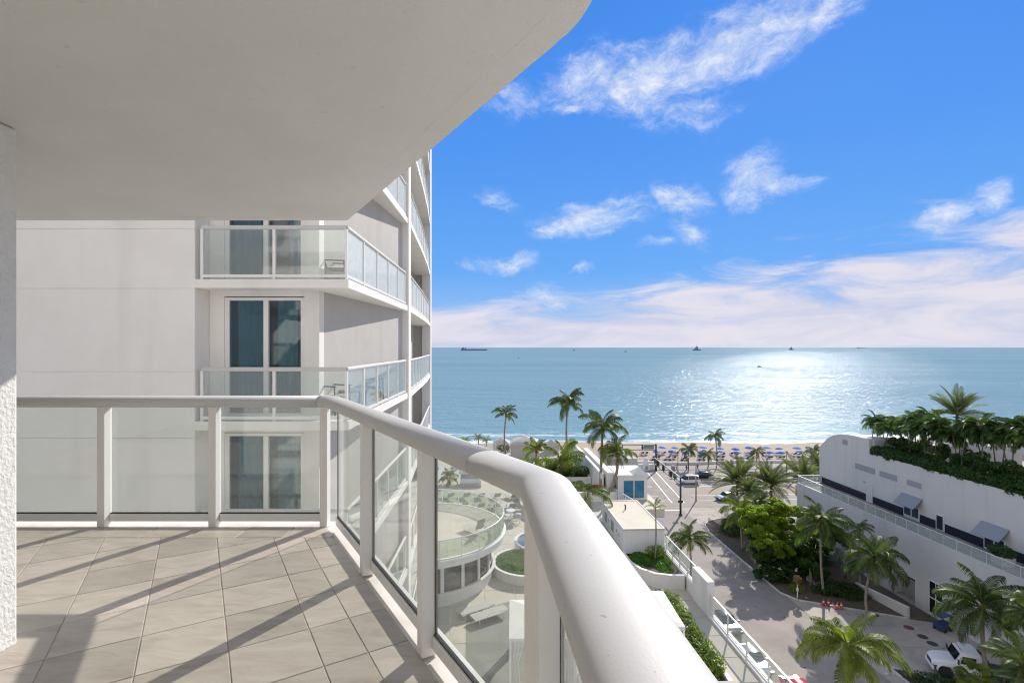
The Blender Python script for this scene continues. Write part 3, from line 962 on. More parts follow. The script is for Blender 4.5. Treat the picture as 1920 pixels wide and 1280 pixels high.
YB = 10.86
BAY2 = [(-3.42, 17.28), (-3.60, 19.2), (-3.87, 22.2), (-4.22, 25.6), (-4.64, 29.0)]
for k in KS:
    z = FH * k
    m = MB(); m.prism([(-6.42, 10.36), (-3.31, 10.36), (-3.44, 16.9), (-9, 16.9), (-9, 10.63), (-6.42, 10.63)], z - 0.18, z)
    m.obj('balcony_slab', M['stucco'], wing, bevel=0.008)
    m = MB(); m.box(-6.42, -6.11, YB, YB + .25, z, z + FH - 0.18); m.box(-4.40, -4.08, YB - .02, YB + .25, z, z + FH - 0.18)
    m.box(-6.11, -4.40, YB, YB + .25, z + 2.58, z + FH - 0.18)
    m.obj('back_wall', M['stucco'], wing)
    m = MB(); m.prism([(-4.40, YB + .252), (-4.09, YB + .252), (-3.62, 16.9), (-3.95, 16.9)][::-1], z, z + FH - 0.18)
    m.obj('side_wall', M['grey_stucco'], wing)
    sliding_door(z, -6.08, -4.43, YB + .03, 2.56, [(-5.92, -5.25), (-5.05, -4.62)] if k != 1 else [(-6.0, -5.4), (-4.8, -4.5)])
    railing([(-6.30, 10.42), (-3.37, 10.42), (-3.50, 16.75)], z, (2, 5), 'glass_pale_reflection' if k > 0 else 'glass_far')
    m = MB(); m.prism(BAY2 + [(-9, 29.0), (-9, 17.28)], z - 0.18, z); m.obj('balcony_slab', M['stucco'], wing)
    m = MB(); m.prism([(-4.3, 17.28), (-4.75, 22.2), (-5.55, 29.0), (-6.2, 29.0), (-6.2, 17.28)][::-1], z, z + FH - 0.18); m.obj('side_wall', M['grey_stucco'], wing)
    inset = [(x - 0.06, y) for x, y in BAY2]
    railing([inset[0], inset[2], inset[4]], z, (4, 5), 'glass_pale_reflection' if k > 0 else 'glass_far')
m = MB(); m.box(-3.68, -3.41, 16.9, 17.28, ZB, ZT); m.obj('fin', M['stucco'], wing, bevel=0.01)
m = MB(); m.box(-5.1, -4.62, 29.0, 29.4, ZB, ZT); m.obj('fin', M['stucco'], wing, bevel=0.01)
m = MB(); m.prism([(-4.9, 29.4), (-6.2, 36), (-12, 36), (-12, 29.4)][::-1], ZB, ZT); m.obj('end_wall', M['stucco'], wing)
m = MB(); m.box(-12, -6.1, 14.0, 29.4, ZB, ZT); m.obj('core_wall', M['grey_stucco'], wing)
m = MB(); m.prism([(-16, 10.3), (-3.3, 10.3), (-3.44, 17), (-4.6, 29.4), (-6, 36), (-16, 36)], ZT, ZT + 0.5); m.obj('roof', M['stucco'], wing)


def chair(name, label, loc, rot, mat, frame):
    t = thing(name, label, 'chair', loc, rot)
    m = MB(); m.box(-.24, .24, -.24, .24, .42, .46); m.obj('seat', mat, t)
    m = MB(); m.beam((0, .25, .46), (0, .38, .98), .46, .03, up=(0, 1, 0)); m.obj('backrest', mat, t)
    for sx in (-1, 1):
        m = MB(); m.tube([(sx * .25, -.24, 0), (sx * .25, -.22, .64)], .016, 6); m.obj('leg', frame, t)
        m = MB(); m.tube([(sx * .25, .34, 0), (sx * .25, .25, .45), (sx * .25, .38, .98)], .016, 6); m.obj('leg', frame, t)
        m = MB(); m.beam((sx * .26, -.26, .65), (sx * .26, .32, .66), .045, .025); m.obj('armrest', frame, t)
    return t


chair('balcony_chair', 'slim dark metal chair on the upper balcony above the corner railing', (-3.88, 11.42, Z0 + FH), R(95), M['steel_dark'], M['steel_dark']).scale = (.8, .8, .8)
chair('balcony_chair', 'grey sling chair on the balcony opposite, next to the low table', (-3.95, 11.35, Z0), R(70), M['lounger_tan'], M['steel_dark'])
chair('balcony_chair', 'dark sling chair far along the balcony opposite by its side panes', (-3.72, 13.7, Z0), R(95), M['lounger_blue'], M['steel_dark'])
t = thing('balcony_table', 'low slatted metal table on the balcony opposite beside the sling chair', 'table', (-3.78, 12.2, Z0))
for i in range(5):
    m = MB(); m.box(-.25, .25, -.3 + .12 * i, -.3 + .12 * i + .1, .48, .51); m.obj('slat', M['aluminium'], t)
for sx in (-1, 1):
    for sy in (-1, 1):
        m = MB(); m.tube([(sx * .22, sy * .26, 0), (sx * .22, sy * .26, .48)], .016, 6); m.obj('leg', M['steel_dark'], t)

# ------------------------------------------------------------------ streets
def sheet(name, pts, z, mat, kind='structure', frame=True):
    m = MB(); m.face(*[(SF(p, s, z) if frame else Vector((p, s, z))) for p, s in pts])
    return tag(m.obj(name, mat), kind=kind)


sheet('side_street', [(25, -60), (36.4, -60), (36.4, 54), (52, 50), (52, 38), (60, 38), (60, -60)][:3] + [(36.6, 95), (25, 95)], 0.0, M['asphalt'])
fc = tag(link('forecourt', None, None, (0, 0, 0)), kind='structure')
rs = random.Random(12)
for i in range(3):
    for j in range(12):
        a, b = 36.4 + 4.5 * i + .02, 36.4 + 4.5 * (i + 1) - .02
        c, d = 8 + 4.1 * j + .02, 8 + 4.1 * (j + 1) - .02
        h = rs.uniform(.010, .018)
        f = lambda p: min(d, 57.6 - (p - 36.4) * .27)
        if f(b) <= c: continue
        m = MB(); m.prism([SF(a, c).xy, SF(b, c).xy, SF(b, f(b)).xy, SF(a, f(a)).xy], -.005, h); m.obj('concrete_slab', M['concrete'], fc)
sheet('beach_road', [(-400, 94), (400, 94), (400, 123), (-400, 123)], 0.004, M['asphalt'])
sheet('pavement', [(12.6, -40), (24.7, -40), (24.7, 90), (12.6, 90)], 0.10, M['concrete'])
sheet('promenade', [(-400, 123.2), (400, 123.2), (400, 128.6), (-400, 128.6)], 0.10, M['promenade'])


def kerb(pts, name='kerb', w=0.18, z0=-0.01, z1=0.14):
    m = MB()
    for a, b in zip(pts, pts[1:]):
        p, q = SF(*a), SF(*b)
        m.beam((p.x, p.y, (z0 + z1) / 2), (q.x, q.y, (z0 + z1) / 2), w, z1 - z0)
    return tag(m.obj(name, M['kerb']), kind='structure')


kerb([(24.8, -40), (24.8, 88), (23.5, 91.5), (20, 93.2), (-400, 93.2)])
kerb([(400, 123.1), (-400, 123.1)])
# planted bed between street and hotel
BED = [(49.8, 88.5), (41, 87.5), (38.4, 86.2), (37.2, 84.5), (36.4, 81), (36.1, 60.7), (37.2, 58.8), (46.9, 54.1), (49.8, 53.0)]
kerb(BED[:8])
sheet('planting_bed', BED, 0.08, M['soil'])
pb = [at(1682, 1255), at(1700, 1259), at(1730, 1268), at(1757, 1279)]
isl = [to_sf(v) for v in pb]
ISL = [(isl[0][0] - .5, isl[0][1] + .3)] + isl + [(isl[-1][0] + .2, isl[-1][1] - 9), (isl[0][0] - .8, isl[0][1] - 9)]
kerb(ISL + ISL[:1]); sheet('planting_bed', ISL, 0.09, M['soil'])
# painted lines
def stripe(a, b, w, name='road_marking'):
    p, q = SF(*a), SF(*b); d = (q - p).normalized(); n = Vector((-d.y, d.x, 0)) * w / 2
    m = MB(); m.face(*[v + Vector((0, 0, 0.009)) for v in (p - n, q - n, q + n, p + n)])
    return tag(m.obj(name, M['paint']), kind='structure')


stripe((36.2, 97), (39.2, 122), 0.22); stripe((38.6, 97), (41.4, 122), 0.22)
for s in (98.2, 101.6): stripe((-60, s), (35, s), 0.1); stripe((42, s), (120, s), 0.1)
stripe((-60, 108.3), (36, 108.3), 0.12); stripe((-60, 108.7), (36, 108.7), 0.12); stripe((42.5, 108.5), (120, 108.5), 0.14)
for s in (112.4, 117.5): stripe((-60, s), (36, s), 0.1); stripe((42, s), (120, s), 0.1)
sheet('bike_lane', [(43, 102.4), (140, 102.4), (140, 105.0), (43, 105.0)], 0.0075, M['bike_lane'])
stripe((27.6, 40), (27.6, 88), 0.1); stripe((25.4, 92.6), (36.2, 92.6), 0.35)

wl = MB()
rng = random.Random(2)
pts = []
for i in range(0, 110):
    p = -60 + i * 2.0
    if 18 < p < 30: continue
    pts.append((p, 129.0 + 0.7 * math.sin(p * 0.19 + 1.0)))
wave = thing('beach_wall', 'low white wavy wall between the promenade and the sand', 'wall')
for name, lo, hi in (('wall_run', -70, 18.1), ('wall_run', 29.9, 170)):
    m = MB()
    q = [SF(*c) for c in pts if lo <= c[0] <= hi]
    for a, b in zip(q, q[1:]): m.beam((a.x, a.y, 0.32), (b.x, b.y, 0.32), 0.4, 0.85)
    m.obj(name, M['stucco'], wave)

M['spa_water'] = pmat('spa_water', (0.16, 0.24, 0.30), 0.08, 0.1, 2, 0.01, 4)
# ------------------------------------------------------------------ pool podium
DZ, DZ2 = 15.5, 16.2
pod = thing('pool_podium', 'tan paved pool deck on a white podium beside the street, below the balcony', 'building')
deck_sf = [(-60, -4), (12.4, -4), (12.4, 43), (15.4, 43), (15.4, 56), (11.5, 58), (11.5, 72), (-60, 72)]
m = MB(); m.prism([SF(*c).xy for c in deck_sf], 0.0, DZ - 0.03); m.obj('podium_wall', M['stucco'], pod)
dk = tag(link('deck', None, None, (0, 0, 0)), kind='structure')
# large pavers, laid as separate slabs where they show
for i in range(-14, 7):
    for j in range(12, 40):
        p0, s0 = i * 1.8, j * 1.8
        m = MB(); a = 0.02
        m.prism([SF(p0 + a, s0 + a).xy, SF(min(p0 + 1.8 - a, 12.3), s0 + a).xy, SF(min(p0 + 1.8 - a, 12.3), s0 + 1.8 - a).xy, SF(p0 + a, s0 + 1.8 - a).xy], DZ - 0.03, DZ - 0.004)
        m.obj('paver', M['deck'], dk)
# raised level behind the curved planter
RD = [(7.0, 33.5), (12.4, 33.5), (12.4, 43), (15.4, 43), (15.4, 56), (11.5, 57.9), (3.2, 57.9), (3.2, 45), (5.0, 41)]
m = MB(); m.prism([SF(*c).xy for c in RD], DZ - 0.003, DZ2); m.obj('raised_deck', M['deck'], pod)
m = MB(); m.prism([SF(*c).xy for c in [(12.0, 27.0), (12.42, 27.0), (12.42, 29.0), (12.0, 29.0)]], DZ - .003, 17.35); m.obj('end_wall', M['stucco'], pod, bevel=.02)
m = MB(); m.prism([SF(*c).xy for c in [(12.1, 29.0), (12.42, 29.0), (12.42, 34.0), (12.1, 34.0)]], DZ - .003, 16.25); m.obj('parapet', M['stucco'], pod)
m = MB(); m.prism([SF(*c).xy for c in [(12.0, 10.0), (12.42, 10.0), (12.42, 27.0), (12.0, 27.0)]], DZ - .003, 15.62); m.obj('parapet', M['stucco'], pod)


def deck_rail(label, a, b, n, z, h, mat='glass_far'):
    t = thing('glass_railing', label, 'railing')
    p, q = SF(*a), SF(*b); d = (q - p).normalized()
    m = MB(); m.beam((p.x, p.y, z + h), (q.x, q.y, z + h), 0.07, 0.06); m.obj('top_rail', M['white_metal'], t, bevel=.008)
    m = MB(); m.beam((p.x, p.y, z + .09), (q.x, q.y, z + .09), 0.05, 0.06); m.obj('bottom_rail', M['white_metal'], t)
    for i in range(n + 1):
        c = p.lerp(q, i / n)
        m = MB(); m.beam((c.x, c.y, z), (c.x, c.y, z + h - .03), 0.06, 0.06, up=tuple(d)); m.obj('post', M['white_metal'], t)
        if i < n:
            e = p.lerp(q, (i + 1) / n); k = d * 0.035
            m = MB(); m.beam((c.x + k.x, c.y + k.y, z + h / 2 + .04), (e.x - k.x, e.y - k.y, z + h / 2 + .04), 0.012, h - .2); m.obj('glass_pane', M[mat], t)
    return t


deck_rail('white glass railing over the street, beside the curved planter with the thin palm', (12.25, 29.1), (12.25, 33.9), 4, 16.25, 1.05)
deck_rail('white glass railing over the parked cars, beside the clipped hedge', (12.2, 14.0), (12.2, 26.9), 7, 15.62, 1.05)
deck_rail('short white railing climbing to the blue-windowed pavilion', (12.4, 42.0), (11.3, 47.5), 4, 16.2, 1.1)
deck_rail('white glass railing at the far end of the pool deck by the canvas tent', (-9.5, 71.5), (1.6, 71.5), 7, DZ, 1.1)

# tan roofed plant room
pr = thing('plant_room', 'low white plant room with a flat tan roof beside the street railing', 'building', tuple(SF(0, 0, 0)), TH)
m = MB(); m.box(9.35, 12.1, 33.9, 40.2, DZ2, 17.72); m.obj('wall', M['stucco'], pr, bevel=.02)
rf = None
m = MB(); m.box(9.30, 12.15, 33.85, 40.25, 17.723, 17.80); rf = m.obj('roof', M['roof_tan'], pr, bevel=.01)
for (x0, x1, y0, y1) in ((9.30, 9.40, 33.85, 40.25), (12.05, 12.15, 33.85, 40.25), (9.405, 12.045, 33.85, 33.95), (9.405, 12.045, 40.15, 40.25)):
    m = MB(); m.box(x0, x1, y0, y1, 17.803, 17.84); m.obj('roof_edge', M['stucco'], rf)
m = MB(); m.tube([(10.6, 38.0, 17.8), (10.6, 38.0, 18.1), (10.55, 37.95, 18.18)], .05, 8); m.obj('vent_pipe', M['steel_dark'], rf)
for (y0, y1, z0, z1) in ((35.0, 35.18, 16.9, 17.1), (35.7, 35.88, 16.95, 17.15), (36.6, 37.3, 16.6, 17.35), (37.9, 38.1, 16.9, 17.1), (38.6, 39.3, 16.6, 17.3)):
    m = MB(); m.box(9.325, 9.347, y0, y1, z0, z1); m.obj('wall_vent', M['louver'], pr)

# curved planter in front of it
cpl = thing('curved_planter', 'curved white planter with clipped green groundcover in front of the plant room', 'planter', tuple(SF(0, 0, 0)), TH)
edge = [(9.2, 33.8), (9.25, 32.2), (9.6, 31.2), (10.3, 30.45), (11.2, 30.15), (12.0, 30.1)]
inside = [(9.37, 33.8), (9.42, 32.3), (9.75, 31.35), (10.4, 30.63), (11.25, 30.34), (12.0, 30.29)]
m = MB()
for z0, z1 in ((DZ - .003, 16.33),):
    n = len(edge)
    m.add([(a, b, z0) for a, b in edge] + [(a, b, z1) for a, b in edge] + [(a, b, z1) for a, b in inside] + [(a, b, z0) for a, b in inside],
          [(r * n + i, r * n + i + 1, (r + 1) * n + i + 1, (r + 1) * n + i) for r in range(3) for i in range(n - 1)])
m.obj('planter_wall', M['stucco'], cpl)
m = MB(); m.prism(inside + [(12.0, 33.8)], 16.0, 16.2); m.obj('soil', M['soil'], cpl)

# round terrace jutting out of the wing
rt_c = (-5.8, 32.8)
ter = thing('round_terrace', 'round tan terrace with a curved glass railing and dark windows beneath', 'terrace', (rt_c[0], rt_c[1], 0))
TZ = 18.4
m = MB(); m.lathe([(0.01, TZ), (5.42, TZ), (5.42, TZ - .12), (5.36, TZ - .14), (5.36, TZ - .42), (0.01, TZ - .42)], 72); m.obj('terrace_slab', M['stucco'], ter)
# pavers of the terrace: ring and grid
m = MB(); m.lathe([(0.01, TZ + .012), (4.3, TZ + .012)], 64); m.obj('paving', M['deck'], ter)
for k in range(28):
    a0, a1 = 2 * math.pi * k / 28 + .006, 2 * math.pi * (k + 1) / 28 - .006
    m = MB(); m.lathe([(4.33, TZ + .003), (4.33, TZ + .012), (5.2, TZ + .012), (5.2, TZ + .003)], 4, a0=a0, a1=a1); m.obj('paver', M['deck'], ter)
m = MB(); m.lathe([(5.22, TZ), (5.22, TZ + .06), (5.30, TZ + .06), (5.30, TZ)], 72); m.obj('bottom_rail', M['white_metal'], ter)
m = MB()
m.tube([(5.27 * math.cos(2 * math.pi * k / 72), 5.27 * math.sin(2 * math.pi * k / 72), TZ + 1.06) for k in range(73)], .04, 8); m.obj('top_rail', M['white_metal'], ter, smooth=True)
NPAN = 26
for k in range(NPAN):
    t = 2 * math.pi * k / NPAN
    m = MB(); m.beam((5.27 * math.cos(t), 5.27 * math.sin(t), TZ + .06), (5.27 * math.cos(t), 5.27 * math.sin(t), TZ + 1.02), .05, .05, up=(math.cos(t), math.sin(t), 0)); m.obj('post', M['white_metal'], ter)
    m = MB(); m.lathe([(5.262, TZ + .12), (5.262, TZ + 1.0), (5.274, TZ + 1.0), (5.274, TZ + .12), (5.262, TZ + .12)], 4, a0=t + .008, a1=t + 2 * math.pi / NPAN - .008); m.obj('glass_pane', M['glass_green'], ter)
m = MB(); m.lathe([(4.55, DZ), (4.55, DZ + .75)], 64); m.lathe([(4.55, TZ - .62), (4.55, TZ - .42)], 64); m.obj('wall', M['stucco'], ter)
NW = 22
for k in range(NW):
    t = 2 * math.pi * k / NW
    if not (0.55 < (t / math.pi) % 2 < 2.0 or t < 1.2): continue
    w = link('window', None, ter)
    m = MB(); m.lathe([(4.50, DZ + .75), (4.50, TZ - .62)], 3, a0=t + .02, a1=t + 2 * math.pi / NW - .02); m.obj('pane', M['window_dark'], w)
    m = MB(); m.lathe([(4.47, DZ + .75), (4.58, DZ + .75), (4.58, TZ - .62), (4.47, TZ - .62), (4.47, DZ + .75)], 1, a0=t - .022, a1=t + .022); m.obj('frame', M['white_metal'], w)
m = MB(); m.lathe([(4.56, DZ + .70), (4.75, DZ + .70), (4.75, DZ + .78), (4.56, DZ + .78)], 64); m.obj('sill', M['stucco'], ter)


def lounger(label, loc, rot, mat, group=None, back=50, low=False):
    t = thing('sun_lounger', label, 'sun lounger', loc, rot, group)
    h = 0.33
    a = R(back); L = 0.72
    m = MB(); m.box(-.31, .31, -1.2, .05, h - .03, h + .03); m.obj('seat', mat, t)
    m = MB(); m.beam((0, .06, h), (0, .06 + L * math.cos(a), h + L * math.sin(a)), .62, .05, up=(0, -1, 1)); m.obj('backrest', mat, t)
    m = MB()
    for s in (-1, 1):
        m.beam((s * .33, -1.22, h), (s * .33, .7, h), .04, .05)
    m.beam((-.33, -1.22, h), (.33, -1.22, h), .04, .05); m.beam((-.33, .7, h), (.33, .7, h), .04, .05); m.obj('frame', M['white_metal'], t)
    for s in (-1, 1):
        for y in (-1.0, .5):
            m = MB(); m.tube([(s * .33, y, 0), (s * .33, y, h - .02)], .02, 5); m.obj('leg', M['white_metal'], t)
        if not low:
            m = MB(); m.tube([(s * .34, -.35, h), (s * .34, -.30, h + .2), (s * .34, .15, h + .22), (s * .34, .2, h + .05)], .018, 5); m.obj('armrest', M['white_metal'], t)
    return t


lounger('grey sling chaise alone on the round terrace, backrest raised', tuple(at(897, 1000, TZ + .02)), R(225), M['lounger_tan'], back=68)
lounger('sling lounger lying flat on the deck below the terrace windows, left of a pair', tuple(at(899, 1137, DZ + .3) - Vector((0, 0, .3))), R(-58), M['lounger_tan'], back=3, low=True)
lounger('sling lounger lying flat on the deck nearer the cabana, right of a pair', tuple(at(925, 1147, DZ + .3) - Vector((0, 0, .3))), R(-58), M['lounger_tan'], back=3, low=True)
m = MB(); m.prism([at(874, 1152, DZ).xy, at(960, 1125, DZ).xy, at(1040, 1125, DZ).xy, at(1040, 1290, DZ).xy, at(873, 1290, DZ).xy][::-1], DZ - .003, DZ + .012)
tag(m.obj('paving', M['grey_deck']), kind='structure')  # flat grey sheet over the tan deck
k = 0
spots = [(x, y) for y in (42.5, 45.6, 48.7) for x in (-7.4, -5.9, -4.4, -2.9, -1.4, 0.1)]
names = ['nearest the round terrace', 'in the middle line', 'nearest the pool']
for i, (x, y) in enumerate(spots):
    j = i % 6
    lab = f'white framed lounger {names[i // 6]} on the pool deck, {ORD[j]} from the pool side'
    if i == 0:
        base_l = lounger(lab, (x, y, DZ), R(200), M['lounger_tan'], 'loungers in lines on the pool deck', back=40, low=True)
    else: dup(base_l, (x + rng.uniform(-.1, .1), y, DZ), R(200 + rng.uniform(-8, 8)), lab)
pl = thing('swimming_pool', 'turquoise swimming pool at the far end of the deck', 'pool', (0, 0, 0), TH)
m = MB(); m.box(-18, -5.4, 52.5, 62, DZ - .006, DZ + .03); m.obj('water', M['pool'], pl)
for b in ((-18.4, -5.0, 52.1, 52.5), (-18.4, -5.0, 62, 62.4), (-5.4, -5.0, 52.5, 62), (-18.4, -18, 52.5, 62)):
    m = MB(); m.box(*b, DZ - .006, DZ + .07); m.obj('coping', M['kerb'], pl)
st = thing('pool_steps', 'white and grey stepped bench at the pool edge behind the bushy palm', 'bench', tuple(at(880, 914, DZ)), 0)
for i in range(4):
    m = MB(); m.box(-1.0, 1.2, .45 * i, .45 * i + .45, 0, .35 + .35 * i); m.obj('step', M['stucco'] if i % 2 else M['louver'], st)


def round_bed(name, label, cat, c, r, z, h, fill, fz, aspect=1.0):
    t = thing(name, label, cat, (c.x, c.y, z))
    m = MB(); m.lathe([(r, 0), (r + .04, h * .9), (r + .04, h), (r - .16, h), (r - .16, h * .3)], 40); m.obj('rim', M['stucco'], t, smooth=False)
    m = MB(); m.lathe([(0.01, fz), (r - .16, fz)], 32); m.obj('soil' if fill != 'pool' else 'water', M[fill], t)
    return t


spa = round_bed('hot_tub', 'round white rimmed hot tub with blue water beyond the terrace', 'hot tub', Vector((2.2, 36.6, 0)), 2.0, DZ, .75, 'spa_water', .62)
bed1 = round_bed('round_planter', 'round white rimmed planter of dark groundcover beside the hot tub', 'planter', Vector((1.0, 33.4, 0)), 2.3, DZ, .6, 'soil', .45)
bed2 = round_bed('round_planter', 'small round white planter in front of the canvas tent', 'planter', at(975, 858, DZ), 0.85, DZ, .6, 'soil', .5)

# bar table and stools
bt = thing('bar_table', 'tall round white bar table at the edge of the round terrace', 'table', tuple(at(958, 981, DZ)))
m = MB(); m.lathe([(0.01, 1.08), (.40, 1.08), (.40, 1.12), (.01, 1.12)], 24); m.obj('tabletop', M['white_metal'], bt)
m = MB(); m.tube([(0, 0, 0), (0, 0, 1.08)], .05, 8); m.obj('column', M['white_metal'], bt)
m = MB(); m.lathe([(.01, 0), (.26, 0), (.26, .03), (.01, .05)], 16); m.obj('base', M['white_metal'], bt)
for i, (dx, dy, lab) in enumerate(((.62, .1, 'white bar stool on the street side of the tall table'), (-.05, -.62, 'white bar stool on the near side of the tall table'))):
    c = at(958, 981, DZ)
    s_ = thing('bar_stool', lab, 'stool', (c.x + dx, c.y + dy, DZ), group='bar stools by the tall table')
    m = MB(); m.box(-.19, .19, -.19, .19, .74, .78); m.obj('seat', M['white_metal'], s_)
    for sx in (-1, 1):
        for sy in (-1, 1):
            m = MB(); m.tube([(sx * .19, sy * .19, 0), (sx * .16, sy * .16, .75)], .014, 5); m.obj('leg', M['white_metal'], s_)
    m = MB(); m.box(-.19, .19, .165, .19, .95, 1.12); m.obj('backrest', M['white_metal'], s_)
    m = MB()
    for z in (.3,):
        for (a, b) in (((-.18, -.18), (.18, -.18)), ((.18, -.18), (.18, .18)), ((.18, .18), (-.18, .18)), ((-.18, .18), (-.18, -.18))): m.tube([(a[0], a[1], z), (b[0], b[1], z)], .012, 4)
    m.obj('stretcher', M['white_metal'], s_)


def cabana(label, x0, x1, y0, y1, z, h, mat, rise=.35, curtains=True, name='cabana'):
    cx, cy = (x0 + x1) / 2, (y0 + y1) / 2
    t = thing(name, label, 'cabana', (cx, cy, z))
    a, b = (x1 - x0) / 2, (y1 - y0) / 2
    for sx in (-1, 1):
        for sy in (-1, 1):
            m = MB(); m.box(sx * (a - .05) - .04, sx * (a - .05) + .04, sy * (b - .05) - .04, sy * (b - .05) + .04, 0, h); m.obj('post', M['white_metal'], t)
            if curtains:
                m = MB(); n = 14; vs = []
                for i in range(n + 1):
                    u = i / n; px = sx * (a - .1 - u * .55); py = sy * (b - .12) + .04 * math.sin(i * 2.4)
                    pinch = 1 - .55 * 1
                    for zz, sq in ((h - .05, 1), (h * .55, .55), (.1, .75)):
                        vs.append((sx * (a - .1) - sx * u * .55 * sq, py, zz))
                m.add(vs, [(3 * i + r, 3 * i + 3 + r, 3 * i + 4 + r, 3 * i + 1 + r) for i in range(n) for r in (0, 1)])
                m.obj('curtain', mat, t, smooth=True)
    m = MB(); m.box(-a, a, -b, b, h, h + .14); m.obj('valance', mat, t)
    m = MB(); m.frust(-a, a, -b, b, h + .143, -.05, .05, -.05, .05, h + .14 + rise)
    m.obj('canopy', mat, t)
    return t


cabana('white canvas cabana beside the clipped hedge, closest to the street railing', 4.5, 7.55, 22.3, 25.6, DZ, 2.2, M['canvas'])
cabana('white canvas cabana with tied curtains, standing on the grey patch of deck', -.12, 2.7, 21.4, 24.7, DZ, 2.2, M['canvas'])


def dome_tent(label, c, w, d, z, h, rise):
    t = thing('canvas_tent', label, 'tent', (c.x, c.y, z))
    m = MB(); m.box(-w / 2, w / 2, -d / 2, d / 2, 0, h); m.obj('side_cloth', M['tent'], t, bevel=.03)
    m = MB(); a, b = w / 2 * 1.04, d / 2 * 1.04
    m.box(-a, a, -b, b, h - .2, h + .02); m.obj('valance', M['tent'], t)
    m = MB(); vs = []; K = 5                 # hipped canvas, bellied a little between the ridge and the eaves
    for i in range(K + 1):
        u = i / K; k = 1 - u; zz = h + .023 + rise * (u ** .75)
        ax, by = max(.12 * a, a * k), max(.03, b * k)
        vs += [(-ax, -by, zz), (ax, -by, zz), (ax, by, zz), (-ax, by, zz)]
    m.add(vs, [(4 * i + j, 4 * i + (j + 1) % 4, 4 * i + 4 + (j + 1) % 4, 4 * i + 4 + j) for i in range(K) for j in range(4)] + [(4 * K, 4 * K + 1, 4 * K + 2, 4 * K + 3)])
    m.obj('canopy', M['tent'], t)
    m = MB(); m.box(-a - .06, -a + .03, -b - .06, -b + .03, 0, h + .1); m.obj('pole', M['white_metal'], t)
    return t


dome_tent('beige canvas tent with a hipped roof beside the thin palm', at(984, 856, DZ), 3.7, 3.2, DZ, 1.95, .8)
dome_tent('pale pointed tent half hidden behind the thin palm trunk', Vector((-1.6, 74.5, 0)), 2.2, 2.2, DZ - .9, 1.6, .7)
dome_tent('small pale tent roof showing over the spiky palm in front of the sea', Vector((5.4, 70.5, 0)), 1.9, 1.9, DZ - .6, 1.6, .8)

# pavilion with blue windows, its walls and planters
pv = thing('pavilion', 'white pavilion with two blue windows and a small pyramid cap at the street corner', 'building', tuple(SF(0, 0, 0)), TH)
m = MB(); m.box(12.05, 14.75, 45.6, 49.2, DZ2, 18.36); m.obj('wall', M['stucco'], pv, bevel=.02)
m = MB(); m.box(11.95, 14.85, 45.5, 49.3, 18.363, 18.50); m.obj('cornice', M['stucco'], pv)
m = MB(); m.frust(13.4, 14.85, 45.5, 46.9, 18.503, 14.1, 14.14, 46.18, 46.22, 19.05); m.obj('cap', M['stucco'], pv)
for a, b in ((12.55, 13.45), (13.53, 14.42)):
    w = link('window', None, pv)
    m = MB(); m.box(a, b, 45.57, 45.594, 16.42, 17.98); m.obj('pane', M['window_blue'], w)
    m = MB(); m.box(a - .045, a, 45.53, 45.594, 16.38, 18.02); m.box(b, b + .04, 45.53, 45.594, 16.38, 18.02); m.box(a, b, 45.53, 45.594, 17.98, 18.02); m.box(a, b, 45.53, 45.594, 16.38, 16.42); m.obj('frame', M['white_metal'], w)
m = MB(); m.box(12.5, 15.35, 50.6, 55.5, DZ2, 18.85); m.obj('rear_block', M['grey_stucco'], pv, bevel=.02)
m = MB(); m.box(13.0, 13.9, 50.55, 50.597, 18.1, 18.6); m.obj('louver', M['louver'], pv)
m = MB(); m.box(11.2, 11.75, 46.0, 57.5, DZ2, 18.6); m.obj('screen_wall', M['stucco'], pv, bevel=.02)
for y in (47.0, 49.2):
    m = MB(); m.box(11.17, 11.197, y, y + .9, 17.3, 17.9); m.obj('wall_vent', M['louver'], pv)
m = MB(); m.box(10.65, 10.95, 46.5, 63, DZ, 18.45); m.obj('parapet', M['stucco'], pv, bevel=.02)
for name, lab, x0, x1, y0, y1, z1 in (('planter_box', 'long white planter wall with bushes below the blue-windowed pavilion', 6.0, 10.6, 50.2, 53.5, 17.15),
                                      ('planter_box', 'lower white planter wall at the foot of the two leaning palms', 7.6, 11.9, 45.3, 48.2, 17.05)):
    t = thing(name, lab, 'planter', tuple(SF(0, 0, 0)), TH)
    m = MB(); m.box(x0, x1, y0, y0 + .2, DZ2, z1); m.box(x0, x0 + .2, y0 + .2, y1, DZ2, z1); m.box(x1 - .2, x1, y0 + .2, y1, DZ2, z1); m.obj('planter_wall', M['stucco'], t, bevel=.015)
    m = MB(); m.box(x0 + .2, x1 - .2, y0 + .2, y1, DZ2, z1 - .15); m.obj('soil', M['soil'], t)
sp = thing('standpipe', 'red painted standpipe bent along the white planter wall', 'pipe', tuple(at(1111, 921, DZ2 + .9)))
m = MB(); m.tube([(0, -.1, -.3), (0, -.1, .55), (.05, -.1, .6), (.75, -.1, .62)], .055, 8); m.obj('pipe', M['red_pipe'], sp)

